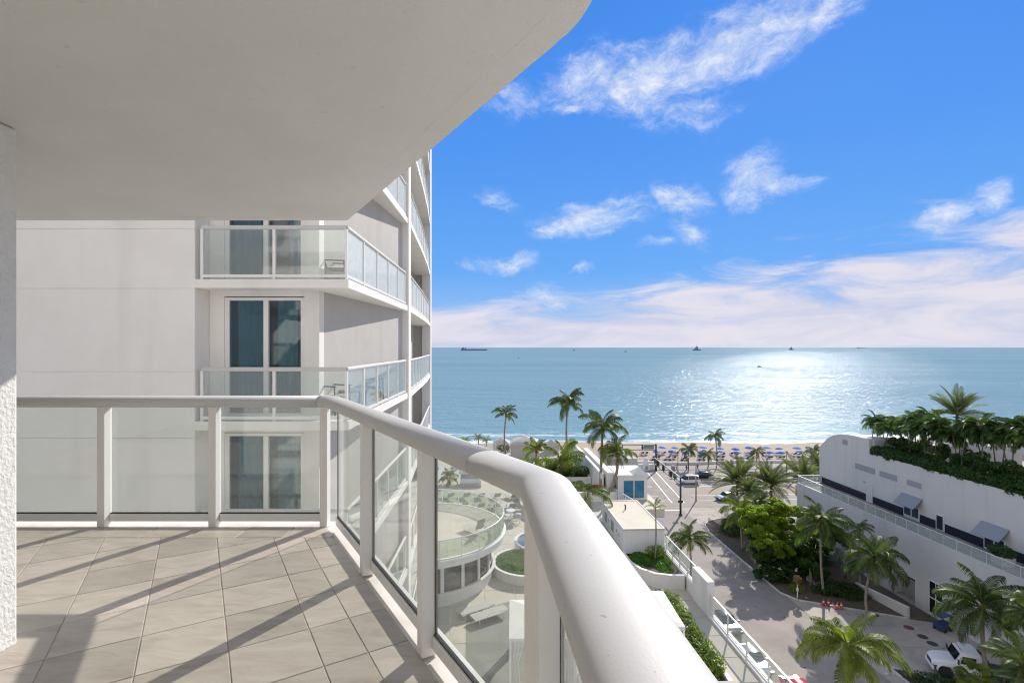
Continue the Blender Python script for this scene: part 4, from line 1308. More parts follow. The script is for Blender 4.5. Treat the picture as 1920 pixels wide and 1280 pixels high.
# ------------------------------------------------------------------ hotel across the street (street frame)
ho = thing('beach_hotel', 'white hotel across the street with a curved roof end and a navy base band', 'building', tuple(SF(0, 0, 0)), TH)
TZH = 8.25
m = MB(); m.box(50.0, 90, 60.2, 79.4, 0, TZH); m.box(50.0, 90, 5, 56.9, 0, TZH); m.box(50.0, 90, 56.9, 60.2, 3.0, TZH)
m.obj('lower_wall', M['hotel'], ho)
m = MB(); m.box(51.2, 51.3, 56.9, 60.2, 0, 3.0); m.obj('garage_shutter', M['louver'], ho)
m = MB(); m.box(50.62, 51.19, 56.92, 60.18, 2.5, 2.99); m.obj('shutter_box', M['window_dark'], ho)
win = link('window', None, ho)
for (y0, y1) in ((53.3, 54.05), (54.15, 54.9)):
    for (z0, z1) in ((.35, 2.0), (2.12, 3.85)):
        m = MB(); m.box(49.955, 49.997, y0, y1, z0, z1); m.obj('pane', M['window_dark'], win)
m = MB()
for (y0, y1, z0, z1) in ((53.2, 53.3, .25, 3.95), (54.9, 55.0, .25, 3.95), (54.05, 54.15, .25, 3.95), (53.3, 54.05, 2.0, 2.12), (54.15, 54.9, 2.0, 2.12), (53.3, 54.05, 3.85, 3.95), (54.15, 54.9, 3.85, 3.95), (53.3, 54.05, .25, .35), (54.15, 54.9, .25, .35)):
    m.box(49.93, 49.998, y0, y1, z0, z1)
m.obj('frame', M['white_metal'], win)
m = MB(); m.box(50.3, 53.99, 5, 79.2, TZH + .003, TZH + .05); m.obj('terrace_floor', M['asphalt'], ho)
m = MB(); m.box(50.0, 50.28, 5, 79.4, TZH + .003, TZH + .14); m.box(50.28, 54, 79.2, 79.4, TZH + .003, TZH + .14); m.obj('terrace_kerb', M['hotel'], ho)
# main wall with the curved end
prof = [(79.8, 13.3), (79.7, 13.75), (79.4, 14.3), (78.8, 14.9), (78.0, 15.55), (77.0, 16.15), (75.8, 16.6), (74.4, 16.9), (72.8, 17.08), (71.0, 17.1), (69.1, 17.05)]
poly = [(79.8, TZH)] + prof + [(69.1, 15.15), (5, 15.15), (5, TZH)]
def wallprism(poly, p0, p1):
    m = MB(); n = len(poly)
    vs = [(p0, s, z) for s, z in poly] + [(p1, s, z) for s, z in poly]
    fs = [tuple(range(n)), tuple(range(2 * n - 1, n - 1, -1))] + [(i, i + n, (i + 1) % n + n, (i + 1) % n) for i in range(n)]
    return m.add(vs, fs)
wallprism(poly, 54.0, 54.6).obj('main_wall', M['hotel'], ho)
wallprism([(79.6, TZH)] + [(s - .15, z - .12) for s, z in prof] + [(69.3, TZH)], 54.603, 90).obj('roof_end', M['hotel'], ho)
m = MB(); m.box(54.603, 90, 5, 69.29, TZH, 14.6); m.obj('terrace_roof', M['concrete'], ho)
m = MB(); m.box(58.5, 70, 63, 69.28, 14.603, 17.2); m.obj('stair_house', M['grey_stucco'], ho)
def band(px0, px1):
    a = on_wall(px0, 900, 54)[0]; b = on_wall(px1, 900, 54)[0]
    m = MB(); m.box(53.96, 53.997, b, a, TZH + .05, TZH + 1.05); return m.obj('base_band', M['stripe'], ho)
band(1541, 1624); band(1637, 1694); band(1725, 1755); band(1772, 1844); band(1888, 1980); band(1985, 2200)
dr = link('door', None, ho)
a = on_wall(1624.5, 912, 54)[0]; b = on_wall(1636.5, 912, 54)[0]
m = MB(); m.box(53.93, 53.997, b, a, TZH + .05, TZH + 2.5); m.obj('door_leaf', M['hotel'], dr)
m = MB(); m.box(53.90, 53.997, a + .25, a + .55, TZH + 2.55, TZH + 2.7); m.obj('wall_lamp', M['louver'], dr)
def vent(px0, px1, py_top, py_bot):
    s0, zt = on_wall(px0, py_top, 54); s1, _ = on_wall(px1, py_top, 54); _, zb = on_wall(px0, py_bot, 54)
    v = link('louver', None, ho)
    m = MB(); m.box(53.965, 53.997, s1, s0, zb, zt); m.obj('backing', M['louver'], v)
    n = 6
    m = MB()
    for i in range(n):
        z = zb + (zt - zb) * (i + .5) / n
        m.add([(53.93, s1, z - .05), (53.93, s0, z - .05), (53.962, s0, z + .05), (53.962, s1, z + .05)], [(0, 1, 2, 3)])
    m.obj('slats', M['louver'], v)
vent(1603.7, 1640.4, 867, 877.5); vent(1649.6, 1682, 881.6, 892); vent(1701, 1727.5, 898, 908); vent(1580, 1589, 823, 832)
def canopy_window(px0, px1, ytop, panes, mat, zb):
    s0, _ = on_wall(px0, 950, 54); s1, _ = on_wall(px1, 950, 54); _, zt = on_wall(px0, ytop, 54)
    w = link('window', None, ho); n = panes
    for i in range(n):
        a = s0 + (s1 - s0) * i / n; b = s0 + (s1 - s0) * (i + 1) / n
        m = MB(); m.box(53.94, 53.95, b + .06, a - .06, zb + .06, zt - .06); m.obj('pane', mat, w)
        m = MB(); m.box(53.90, 53.996, a - .06, a, zb, zt); m.box(53.90, 53.996, b, b + .06, zb, zt); m.box(53.90, 53.996, b + .06, a - .06, zt - .06, zt); m.box(53.90, 53.996, b + .06, a - .06, zb, zb + .06)
        m.obj('frame', M['white_metal'], w)
    return s0, s1, zt
def awning(s0, s1, zt):
    m = MB(); y0, y1 = s1 - .45, s0 + .35
    m.add([(53.99, y0, zt + 1.35), (53.99, y1, zt + 1.35), (52.75, y1, zt + .1), (52.75, y0, zt + .1),
           (53.99, y0, zt + 1.30), (53.99, y1, zt + 1.30), (52.78, y1, zt + .06), (52.78, y0, zt + .06)],
          [(0, 1, 2, 3), (7, 6, 5, 4), (0, 3, 7, 4), (1, 5, 6, 2), (3, 2, 6, 7), (0, 4, 5, 1)])
    m.obj('awning', M['awning'], ho)
s0, s1, zt = canopy_window(1695.4, 1724, 943, 2, M['window_teal'], TZH + .35); awning(s0, s1, zt)
canopy_window(1756, 1770, 963, 1, M['window_dark'], TZH + .1)
s0, s1, zt = canopy_window(1846, 1885, 1000, 2, M['window_dark'], TZH + .2); awning(s0, s1, zt)
# terrace railing
tr = thing('terrace_railing', 'long frosted glass railing along the edge of the hotel terrace', 'railing', tuple(SF(0, 0, 0)), TH)
m = MB(); m.box(50.07, 50.14, 5, 79.35, TZH + 1.25, TZH + 1.30); m.obj('top_rail', M['white_metal'], tr)
m = MB(); m.box(50.14, 54, 79.28, 79.35, TZH + 1.25, TZH + 1.30); m.obj('top_rail', M['white_metal'], tr)
s = 79.3; n = 0
while s > 8:
    m = MB(); m.box(50.085, 50.125, s - .035, s, TZH + .14, TZH + 1.25); m.obj('post', M['white_metal'], tr)
    m = MB(); m.box(50.10, 50.112, s - 1.58, s - .07, TZH + .2, TZH + 1.24); m.obj('glass_pane', M['glass_hotel'], tr)
    s -= 1.62
for p in (51.4, 52.7):
    m = MB(); m.box(p, p + .05, 79.29, 79.34, TZH + .14, TZH + 1.25); m.obj('post', M['white_metal'], tr)
for p in (50.16, 51.47, 52.77):
    m = MB(); m.box(p, p + 1.2, 79.30, 79.312, TZH + .2, TZH + 1.24); m.obj('glass_pane', M['glass_hotel'], tr)
# garage ramp wall
rw = thing('ramp_wall', 'sloping white wall of the garage ramp below the hotel', 'wall')
a, b = at(1607, 1104, 0), at(1706, 1158, 0)
d = (b - a).normalized(); nn = Vector((d.y, -d.x, 0)) * -0.35
m = MB()
m.add([a, b, b - nn, a - nn, a + Vector((0, 0, .9)), b + Vector((0, 0, 1.25)), b - nn + Vector((0, 0, 1.25)), a - nn + Vector((0, 0, .9))],
      [(3, 2, 1, 0), (4, 5, 6, 7), (0, 1, 5, 4), (1, 2, 6, 5), (2, 3, 7, 6), (3, 0, 4, 7)])
m.obj('wall', M['hotel'], rw, bevel=.03)
tp = thing('terrace_planter', 'square white planter with a leafy shrub on the hotel terrace', 'planter', tuple(SF(51.6, on_wall(1887, 1045, 52)[0], TZH + .05)), TH)
m = MB(); m.frust(-.5, .5, -.7, .7, 0, -.6, .6, -.8, .8, .95); m.obj('pot', M['hotel'], tp, bevel=.03)
# red chairs on the hotel roof terrace
red = [(1853, 868), (1862, 876), (1872, 884), (1884, 886), (1898, 893), (1908, 890), (1917, 896), (1868, 871)]
for i, (px, py) in enumerate(red):
    lab = f'red plastic chair on the planted roof terrace, {ORD[i]} from the shaded gap'
    c = at(px, py + 9, 14.65)
    if i == 0:
        rc = chair('roof_chair', lab, tuple(c), R(40), M['red_plastic'], M['red_plastic']); rc['group'] = 'red chairs on the hotel roof'
    else: dup(rc, tuple(c), R(40 + 50 * i), lab)

# ------------------------------------------------------------------ palms and other plants
def frond_mesh(name, L, elev, droop, pairs, leaf, width, mat, hang=0.5, vee=0.25, seed=0, start=0.16, stem=0.03, clump=1):
    """one pinnate frond: arching stem with leaflets, base at the origin, pointing along +X"""
    rg = random.Random(seed)
    m = MB(); N = 12
    pts = []; x = z = 0.0; ang = elev
    for i in range(N + 1):
        pts.append(Vector((x, 0, z)))
        t = i / N
        ang = elev - droop * (t ** 1.35)
        x += math.cos(ang) * L / N; z += math.sin(ang) * L / N
    m.tube(pts, [stem * (1 - .85 * i / N) for i in range(N + 1)], 4, caps=False)
    nstem = len(m.f)

    def pos(t):
        f = t * N; i = min(int(f), N - 1)
        return pts[i].lerp(pts[i + 1], f - i), (pts[i + 1] - pts[i]).normalized()
    for k in range(pairs):
        t = start + (1 - start) * (k + .5) / pairs
        p, d = pos(t)
        prof = math.sin(math.pi * min(1, (t - start) / (1 - start) * .82 + .16)) ** .7
        l = leaf * prof * rg.uniform(.85, 1.1)
        up = d.cross(Vector((0, 1, 0))).normalized() * -1
        if up.z < 0: up = -up
        for s in (-1, 1):
            fw = 0.55 + .5 * t + rg.uniform(-.12, .12)
            out = (Vector((0, s, 0)) + d * fw + up * vee).normalized()
            q = p + out * l * .55
            tip = p + out * l * .93 + Vector((0, 0, -1)) * l * hang * rg.uniform(.7, 1.2) * .55
            wv = d * width * .5
            m.add([p - wv * .6, p + wv * .6, q + wv, q - wv, tip], [(0, 1, 2, 3), (3, 2, 4)])
    me = m.mesh(name, mat)
    if mat is not M['dead']:
        me.materials.append(M['rachis'])
        for p in me.polygons[:nstem]: p.material_index = 1
    return me


def frond_set(tagname, L, mat, spec, **kw):
    return [(e, frond_mesh('frond', L, R(e), R(dr), mat=mat, seed=i * 7 + 1, **kw)) for i, (e, dr) in enumerate(spec)]


COCO = dict(pairs=56, leaf=1.05, width=.066, hang=1.35, vee=.12, stem=.055)
coco_spec = [(82, 72), (68, 90), (54, 105), (40, 108), (24, 100), (8, 86), (-12, 66), (-35, 45)]
coco = frond_set('coco', 3.7, M['coconut'], coco_spec, **COCO)
coco_l = frond_set('coco_l', 3.7, M['coconut_light'], coco_spec, **COCO)
coco_dead = frond_set('coco_d', 3.0, M['dead'], [(-45, 35), (-62, 20)], pairs=22, leaf=.7, width=.06, hang=1.4, vee=0, stem=.05)
date_spec = [(86, 20), (74, 32), (62, 42), (50, 48), (37, 50), (22, 50), (5, 46), (-14, 40), (-34, 30)]
date = frond_set('date', 3.6, M['date'], date_spec, pairs=56, leaf=.66, width=.048, hang=.12, vee=.45, stem=.045, start=.12)
ado_spec = [(75, 80), (55, 100), (35, 110), (15, 100), (-8, 80)]
ado = frond_set('ado', 1.9, M['adonidia'], ado_spec, pairs=32, leaf=.66, width=.066, hang=.8, vee=.45, stem=.035, start=.2)
small_spec = [(70, 55), (50, 80), (30, 85), (8, 70)]
smallf = frond_set('small', 1.6, M['coconut_light'], small_spec, pairs=20, leaf=.5, width=.06, hang=.6, vee=.3, stem=.025)


def palm(label, base, top, R_, fronds, counts, seed, trunk_r=.16, mat='trunk', cat='palm tree', name='palm_tree', baseL=3.7, group=None, bend=.5, dead=0, fibre=True, bulge=1.25, leanr=.15):
    """base and top (crown centre) in world space, R_ the crown's radius; every frond is a part"""
    rg = random.Random(seed)
    base, top = Vector(base), Vector(top)
    t = thing(name, label, cat, tuple(base), 0, group)
    v = top - base
    pts, rad = [], []
    n = 14
    ba = rg.uniform(0, 6.28); bd = Vector((math.cos(ba), math.sin(ba), 0)) * bend
    for i in range(n + 1):
        u = i / n
        pts.append(v * u + bd * math.sin(math.pi * u) * (1 - u * .3))
        rad.append(trunk_r * (bulge if i == 0 else 1) * (1 - .35 * u) * (1.06 if i % 2 else .97))
    m = MB(); m.tube(pts, rad, 9); m.obj('trunk', M[mat], t, smooth=True)
    if fibre:
        m = MB(); m.tube([v - Vector((0, 0, R_ * .16)), v - Vector((0, 0, R_ * .06)), v + Vector((0, 0, R_ * .05))], [trunk_r * .75, trunk_r * 1.5, trunk_r * .9], 9); m.obj('crown_shaft', M['fibre'], t, smooth=True)
    k = 0
    lean = Euler((rg.uniform(-leanr, leanr), rg.uniform(-leanr, leanr), 0))
    tot = sum(counts)
    for (e, me), c in zip(fronds, counts):
        for i in range(c):
            a = k * 2.39996 + rg.uniform(-.25, .25); k += 1
            q = Euler((rg.uniform(-.5, .5), rg.uniform(-.24, .24), a + rg.uniform(-.25, .25))).to_matrix()
            q = lean.to_matrix() @ q
            link('frond', me, t, tuple(v), q.to_euler(), R_ / baseL * 1.05 * rg.uniform(.74, 1.1))
    if not dead and R_ > 2.4 and fronds in (coco, coco_l): dead = rg.choice((0, 1, 1, 2))
    for i in range(dead):
        a = rg.uniform(0, 6.28)
        link('dead_frond', coco_dead[i % 2][1], t, tuple(v - Vector((0, 0, R_ * .05))), (0, rg.uniform(-.1, .2), a), R_ / baseL * rg.uniform(.7, .95))
    return t


def up(px, py, d):
    """point at the depth d on the sight line of a pixel"""
    return Vector(((px - 960) / 960 * d, d, CAM_Z - (py - 651) / 960 * d))


FULL = (2, 3, 4, 4, 4, 3, 2, 1)
LITE = (1, 2, 3, 3, 3, 2, 1, 0)
# on the podium, in front of the sea
def palm_px(label, cx, cy, rpx, d, bx, bz, seed, fr=coco, counts=FULL, **kw):
    top = up(cx, cy + .12 * rpx, d); base = Vector(((bx - 960) / 960 * d, d, bz))
    return palm(label, base, top, rpx / 960 * d, fr, counts, seed, **kw)


palm_px('thin coconut palm rising beside the beige hipped tent', 949, 774, 29, 70, 948, DZ, 11, counts=(1, 2, 2, 3, 3, 2, 1, 0), trunk_r=.13, bend=.25)
palm_px('tallest coconut palm against the sea, dark full crown', 1064, 752, 39, 66, 1065, DZ, 12, counts=FULL, trunk_r=.15, bend=.2)
palm_px('tall coconut palm with a wide spread crown overlapping the surf line', 1130, 796, 50, 47, 1126, DZ2, 13, counts=FULL, trunk_r=.15, bend=.2, mat='trunk')
palm_px('bushy palm with a bent trunk and hanging brown fronds by the blue windows', 1158, 846, 42, 46, 1143, DZ2 + .8, 14, fr=coco_l, counts=(2, 3, 4, 5, 4, 3, 2, 0), trunk_r=.15, bend=.5, dead=5)
palm_px('large arching coconut palm close behind the corner of the balcony rail', 1052, 868, 62, 52, 1050, DZ, 15, fr=coco_l, counts=(3, 3, 3, 3, 3, 2, 0, 0), trunk_r=.16, bend=.1)
palm_px('spiky upright palm next to the beige tent', 1006, 842, 30, 62, 1006, DZ, 16, fr=coco_l, counts=(3, 4, 3, 2, 2, 1, 0, 0), trunk_r=.14, bend=.1)
palm_px('drooping palm seen just over the rail, below the bent palm', 1100, 915, 60, 40, 1090, DZ, 17, fr=coco_l, counts=(0, 0, 1, 2, 2, 1, 0, 0), trunk_r=.12, bend=.1)
palm_px('small round palm by the white railing at the deck end', 897, 820, 12, 74, 897, DZ, 18, fr=smallf, counts=(3, 5, 5, 4), trunk_r=.1, bend=.05, baseL=1.6)
palm_px('low spiky palm behind the white railing at the deck end', 912, 826, 12, 75, 912, DZ, 19, fr=smallf, counts=(5, 5, 3, 0), trunk_r=.1, bend=.05, baseL=1.6)
palm_px('little palm half hidden by the curved rail near the tower edge', 873, 826, 15, 73, 873, DZ, 20, fr=smallf, counts=(3, 4, 4, 3), trunk_r=.1, bend=.05, baseL=1.6)
palm_px('bushy palm at the pool, seen through the railing glass', 842, 893, 22, 54, 842, DZ, 21, fr=coco_l, counts=(3, 4, 5, 5, 4, 3, 1, 0), trunk_r=.14, bend=.1)
palm_px('slender young palm with few bright fronds in the curved planter', 1229, 949, 24, 33.2, 1228, 16.2, 22, fr=smallf, counts=(2, 3, 3, 1), trunk_r=.055, bend=.06, baseL=1.6, fibre=False, leanr=.05)
# street side
def palm_g(label, cx, cy, rpx, d, bx, seed, bz=0.0, **kw):
    top = up(cx, cy + .24 * rpx, d); base = Vector(((bx - 960) / 960 * d, d, bz))
    return palm(label, base, top, rpx / 960 * d, kw.pop('fr', coco), kw.pop('counts', FULL), seed, **kw)


palm_g('coconut palm on the pavement outside the white street railing', 1293, 1003, 43, 62, 1290, 31, bend=.3)
palm_g('large bright coconut palm nearest the camera on the near pavement', 1592, 1196, 92, 34, 1600, 32, fr=coco_l, counts=(2, 3, 4, 5, 5, 4, 3, 1), trunk_r=.19, dead=1)
palm_g('dense dark coconut palm beside the bright green tree', 1540, 965, 60, 62, 1545, 33, bend=.4, counts=(2, 3, 4, 5, 5, 4, 3, 2), dead=3)
palm_g('coconut palm with a curved trunk in front of the ramp wall', 1640, 1030, 64, 57, 1627, 34, bend=.7, counts=(2, 3, 4, 5, 5, 4, 3, 2))
palm_g('big coconut palm beside the hotel window, over the white truck', 1842, 1120, 82, 45, 1858, 35, bend=.5, counts=(3, 4, 5, 5, 5, 4, 3, 2), trunk_r=.2)
palm_g('coconut palm in the bottom corner over the flatbed', 1915, 1232, 66, 37.5, 1905, 36, bend=.3, counts=(2, 3, 4, 4, 4, 3, 1, 0))
palm_g('pale coconut palm left of the bright green tree', 1388, 948, 46, 76, 1392, 37, fr=coco_l, bend=.4, counts=(2, 3, 4, 4, 4, 3, 2, 1))
palm_g('thin coconut palm between the bright tree and the date palms', 1425, 935, 34, 78, 1430, 38, bend=.5)
palm_g('small young palm in front of the hotel terrace wall', 1612, 985, 26, 64, 1612, 39, fr=coco_l, bend=.2, counts=LITE)
palm_g('coconut palm at the frame edge under the second grey awning', 1930, 1135, 60, 41, 1932, 40, bend=.2)
DP = (3, 6, 8, 9, 9, 8, 6, 4, 2)
for i, (lab, cx, cy, r, d, bx) in enumerate([
        ('wide grey green date palm at the street corner, closest to the crossing', 1383, 893, 60, 92, 1383),
        ('grey green date palm, full round crown in the middle of the corner group', 1446, 897, 56, 90, 1446),
        ('grey green date palm growing beside the hotel terrace corner', 1506, 887, 52, 92, 1506),
        ('date palm partly behind the curved end of the hotel', 1536, 868, 34, 97, 1538),
        ('shaded date palm half hidden below the corner group', 1405, 915, 38, 84, 1405)]):
    palm_g(lab, cx, cy, r, d, bx, 50 + i, fr=date, counts=DP, trunk_r=.28, mat='trunk_dark', bend=.1, baseL=3.6, fibre=False)
# along the beach
for i, (lab, cx, cy, r, bx) in enumerate([
        ('tallest beach palm standing over the umbrellas', 1341, 813, 21, 1343),
        ('beach palm with a full crown left of the tallest one', 1292, 838, 21, 1291),
        ('short beach palm just left of the tallest one', 1327, 848, 17, 1327),
        ('beach palm standing before the middle umbrellas', 1419, 843, 17, 1420),
        ('beach palm next to the curved end of the hotel', 1526, 840, 19, 1527)]):
    palm_g(lab, cx, cy, r, 127.2, bx, 70 + i, fr=coco, counts=(1, 2, 3, 3, 3, 3, 2, 1), trunk_r=.15, bend=.3, bz=-.1)
# hotel roof: a row of feather palms and one date palm
palm('large date palm on the hotel roof standing above the feather palms', SF(64, 66.5, 14.6), up(1795, 778, 72.5), 4.2, date, (4, 7, 8, 8, 8, 7, 4, 0, 0), 60, trunk_r=.25, mat='trunk_dark', baseL=3.6, bend=.05, fibre=False, name='date_palm')
rg = random.Random(77)
xs = [1640, 1655, 1668, 1684, 1699, 1712, 1728, 1742, 1757, 1770, 1786, 1800, 1815, 1830, 1844, 1858, 1874, 1888, 1902, 1916, 1934, 1952]
for i, px in enumerate(xs):
    P = 55.6 + rg.uniform(0, 1.2) + (1.6 if i % 2 else 0)
    u = (px - 960) / 960; d = P / (u * CT + ST)
    py = 800 + (px - 1640) * .045 + rg.uniform(-9, 9) - (6 if i < 8 else 0)
    top = up(px, py, d)
    lab = f'feather palm in the roof hedge of the hotel, {ORD[i]} from the curved end'
    palm(lab, Vector((u * d + rg.uniform(-.8, .8), d + rg.uniform(-.6, .6), 14.62)), top, 2.1 * rg.uniform(.85, 1.15), ado, (3, 7, 9, 8, 6), 100 + i, trunk_r=.085, mat='bark', baseL=1.9,
         bend=.25, group='feather palms along the hotel roof edge', fibre=False, leanr=.3)


def leaves(name, blobs, n, size, mat, parent=None, seed=0, flat=.0, kind=None):
    """leaf-sized faces spread through the volume of several blobs"""
    rg = random.Random(seed)
    m = MB(); vol = [b[3] * b[4] * b[5] for b in blobs]; tot = sum(vol)
    vs, fs = [], []
    for b, v in zip(blobs, vol):
        for i in range(int(n * v / tot) + 1):
            while True:
                q = Vector((rg.uniform(-1, 1), rg.uniform(-1, 1), rg.uniform(-1, 1)))
                if 0.02 < q.length < 1: break
            q = q.normalized() * (q.length ** .4)
            q *= 1 + .14 * math.sin(q.x * 5 + b[0] * 3) * math.sin(q.y * 6 + 1) + rg.uniform(-.05, .08)
            c = Vector((b[0] + q.x * b[3], b[1] + q.y * b[4], b[2] + q.z * b[5]))
            nrm = (q.normalized() + Vector((rg.uniform(-1, 1), rg.uniform(-1, 1), rg.uniform(-.6, 1))) * .9).normalized()
            s = size * rg.uniform(.6, 1.3)
            a = nrm.cross(Vector((rg.uniform(-1, 1), rg.uniform(-1, 1), rg.uniform(-1, 1)))).normalized(); bb = nrm.cross(a)
            o = len(vs)
            vs += [c - a * s, c + bb * s * .45 - a * .1 * s, c + a * s, c - bb * s * .45 - a * .1 * s]
            fs.append((o, o + 1, o + 2, o + 3))
    m.v, m.f = vs, fs
    o = m.obj(name, mat, parent)
    if kind: o['kind'] = kind
    return o


def broad_tree(label, base, blobs, n, size, mats, seed, trunk=.18, name='leafy_tree'):
    t = thing(name, label, 'tree', tuple(base))
    rg = random.Random(seed)
    m = MB()
    top = max(b[2] for b in blobs)
    m.tube([(0, 0, 0), (.1, .05, top * .25), (0, .1, top * .5)], [trunk * 1.2, trunk, trunk * .8], 8); m.obj('trunk', M['bark'], t, smooth=True)
    for b in blobs[:5]:
        m = MB(); m.tube([(0, .1, top * .42), (b[0] * .5, b[1] * .5, top * .42 + (b[2] - top * .42) * .6), (b[0], b[1], b[2])], [trunk * .6, trunk * .4, trunk * .15], 6); m.obj('limb', M['bark'], t, smooth=True)
    sub = []
    for b in blobs:                          # clumps of leaves at the twig ends
        for i in range(11):
            q = Vector((rg.gauss(0, 1), rg.gauss(0, 1), rg.gauss(.15, .8))).normalized() * rg.uniform(.55, 1.05)
            k = rg.uniform(.24, .42)
            sub.append((b[0] + q.x * b[3], b[1] + q.y * b[4], b[2] + q.z * b[5], b[3] * k, b[4] * k, b[5] * k * .8))
    k = len(mats)
    for i, mt in enumerate(mats):
        leaves('crown', sub[i::k], n // k, size, M[mt], t, seed + i)
    return t


b0 = at(1456, 1062, 0)
bc = up(1450, 985, 71)
def rel(px, py, d, rx, ry, rz):
    v = up(px, py, d) - b0
    return (v.x, v.y, v.z, rx, ry, rz)
broad_tree('bright yellow green bushy tree in the planted bed beside the street', b0,
           [rel(1420, 965, 70, 1.9, 1.9, 1.5), rel(1455, 950, 71, 2.0, 2.0, 1.3), rel(1480, 965, 72, 1.7, 1.8, 1.4), rel(1425, 985, 69, 2.1, 1.9, 1.5),
            rel(1460, 985, 69, 2.0, 2.0, 1.6), rel(1440, 1010, 68, 1.8, 1.8, 1.4), rel(1478, 1015, 69, 1.6, 1.7, 1.5), rel(1400, 978, 71, 1.2, 1.3, 1.0), rel(1425, 1030, 67, 1.5, 1.5, 1.3), rel(1452, 1045, 67, 1.6, 1.5, 1.3), rel(1415, 1005, 67, 1.4, 1.4, 1.2), rel(1440, 1020, 66, 1.4, 1.4, 1.2), rel(1465, 1030, 66.5, 1.4, 1.4, 1.2)],
           44000, .17, ['ficus'], 5, trunk=.2)
b0 = at(1484, 1080, 0)
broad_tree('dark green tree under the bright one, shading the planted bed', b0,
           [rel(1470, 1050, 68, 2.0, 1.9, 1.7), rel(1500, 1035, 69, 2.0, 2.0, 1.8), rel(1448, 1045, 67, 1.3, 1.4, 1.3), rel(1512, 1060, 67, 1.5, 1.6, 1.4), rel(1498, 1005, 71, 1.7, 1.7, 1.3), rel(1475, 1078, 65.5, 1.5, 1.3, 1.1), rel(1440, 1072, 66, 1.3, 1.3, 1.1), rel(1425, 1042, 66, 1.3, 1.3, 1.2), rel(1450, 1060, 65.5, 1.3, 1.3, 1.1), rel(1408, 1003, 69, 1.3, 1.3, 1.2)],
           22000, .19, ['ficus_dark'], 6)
b0 = at(1585, 1085, 0)
broad_tree('grey leaved shrub tree behind the curved palm trunk', b0, [rel(1585, 1055, 64, 1.5, 1.4, 1.4), rel(1570, 1040, 65, 1.2, 1.2, 1.1), rel(1600, 1070, 63, 1.0, 1.0, .9)], 2600, .12, ['sage'], 7, trunk=.1)


def shrub(label, loc, blobs, n, size, mat, seed, name='shrub', cat='shrub', parent=None):
    t = thing(name, label, cat, tuple(loc)) if parent is None else parent
    leaves('foliage', blobs, n, size, M[mat], t, seed)
    return t


b0 = at(1520, 1100, 0)
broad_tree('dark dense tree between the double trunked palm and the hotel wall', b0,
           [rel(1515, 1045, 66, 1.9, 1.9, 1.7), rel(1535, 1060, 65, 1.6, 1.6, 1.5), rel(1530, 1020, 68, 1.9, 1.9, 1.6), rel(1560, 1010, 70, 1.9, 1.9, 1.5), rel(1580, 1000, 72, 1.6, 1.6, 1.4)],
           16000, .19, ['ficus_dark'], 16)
for i, (lab, px, py, bl, n, mt, sz) in enumerate([
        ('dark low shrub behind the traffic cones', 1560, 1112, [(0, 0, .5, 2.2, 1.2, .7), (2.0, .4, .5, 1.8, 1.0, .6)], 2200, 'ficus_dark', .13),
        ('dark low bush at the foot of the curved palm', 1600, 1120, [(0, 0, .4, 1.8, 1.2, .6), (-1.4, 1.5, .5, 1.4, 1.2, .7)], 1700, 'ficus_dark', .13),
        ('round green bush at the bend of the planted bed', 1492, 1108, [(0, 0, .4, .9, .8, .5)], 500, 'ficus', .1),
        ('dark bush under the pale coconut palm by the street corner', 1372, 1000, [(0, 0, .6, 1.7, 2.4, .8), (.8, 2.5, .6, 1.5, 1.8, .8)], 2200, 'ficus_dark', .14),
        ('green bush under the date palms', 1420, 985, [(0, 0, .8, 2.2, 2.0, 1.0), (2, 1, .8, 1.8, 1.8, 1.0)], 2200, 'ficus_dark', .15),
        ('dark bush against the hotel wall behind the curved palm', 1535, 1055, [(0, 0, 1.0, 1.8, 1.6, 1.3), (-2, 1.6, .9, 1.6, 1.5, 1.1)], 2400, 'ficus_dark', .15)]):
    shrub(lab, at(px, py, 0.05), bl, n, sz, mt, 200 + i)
hd = thing('clipped_hedge', 'clipped yellow green hedge along the pool deck beside the glass railing', 'hedge', tuple(SF(0, 0, 0)), TH)
hb = [(9.6 + .1 * math.sin(s), s, DZ + .6, .9, .62, .66) for s in [21.9 + .55 * i for i in range(11)]]
leaves('foliage', hb, 13000, .085, M['hedge'], hd, 230)
m = MB()
for s in range(11): m.tube([(9.6, 21.9 + .55 * s, DZ), (9.6, 21.9 + .55 * s, DZ + .7)], .02, 5)
m.obj('stems', M['bark'], hd)
hp = thing('hedge_planter', 'low white kerbed bed holding the clipped hedge', 'planter', tuple(SF(0, 0, 0)), TH)
m = MB(); m.box(8.7, 8.85, 21.0, 28.4, DZ, DZ + .2); m.box(10.4, 10.6, 14.0, 28.4, DZ, DZ + .3); m.box(8.85, 10.4, 20.95, 21.15, DZ, DZ + .3); m.obj('kerb', M['stucco'], hp)
m = MB(); m.box(8.851, 10.399, 21.151, 28.4, DZ, DZ + .12); m.obj('soil', M['soil'], hp)
bp_ = thing('deck_bin', 'grey open topped planter box beyond the end of the clipped hedge', 'planter', tuple(SF(0, 0, 0)), TH)
m = MB(); m.box(9.0, 10.3, 18.7, 18.85, DZ, DZ + .8); m.box(9.0, 10.3, 20.4, 20.55, DZ, DZ + .8); m.box(9.0, 9.12, 18.85, 20.4, DZ, DZ + .8); m.box(10.18, 10.3, 18.85, 20.4, DZ, DZ + .8); m.obj('box', M['grey_stucco'], bp_)
m = MB(); m.box(9.12, 10.18, 18.85, 20.4, DZ, DZ + .45); m.obj('soil', M['soil'], bp_)
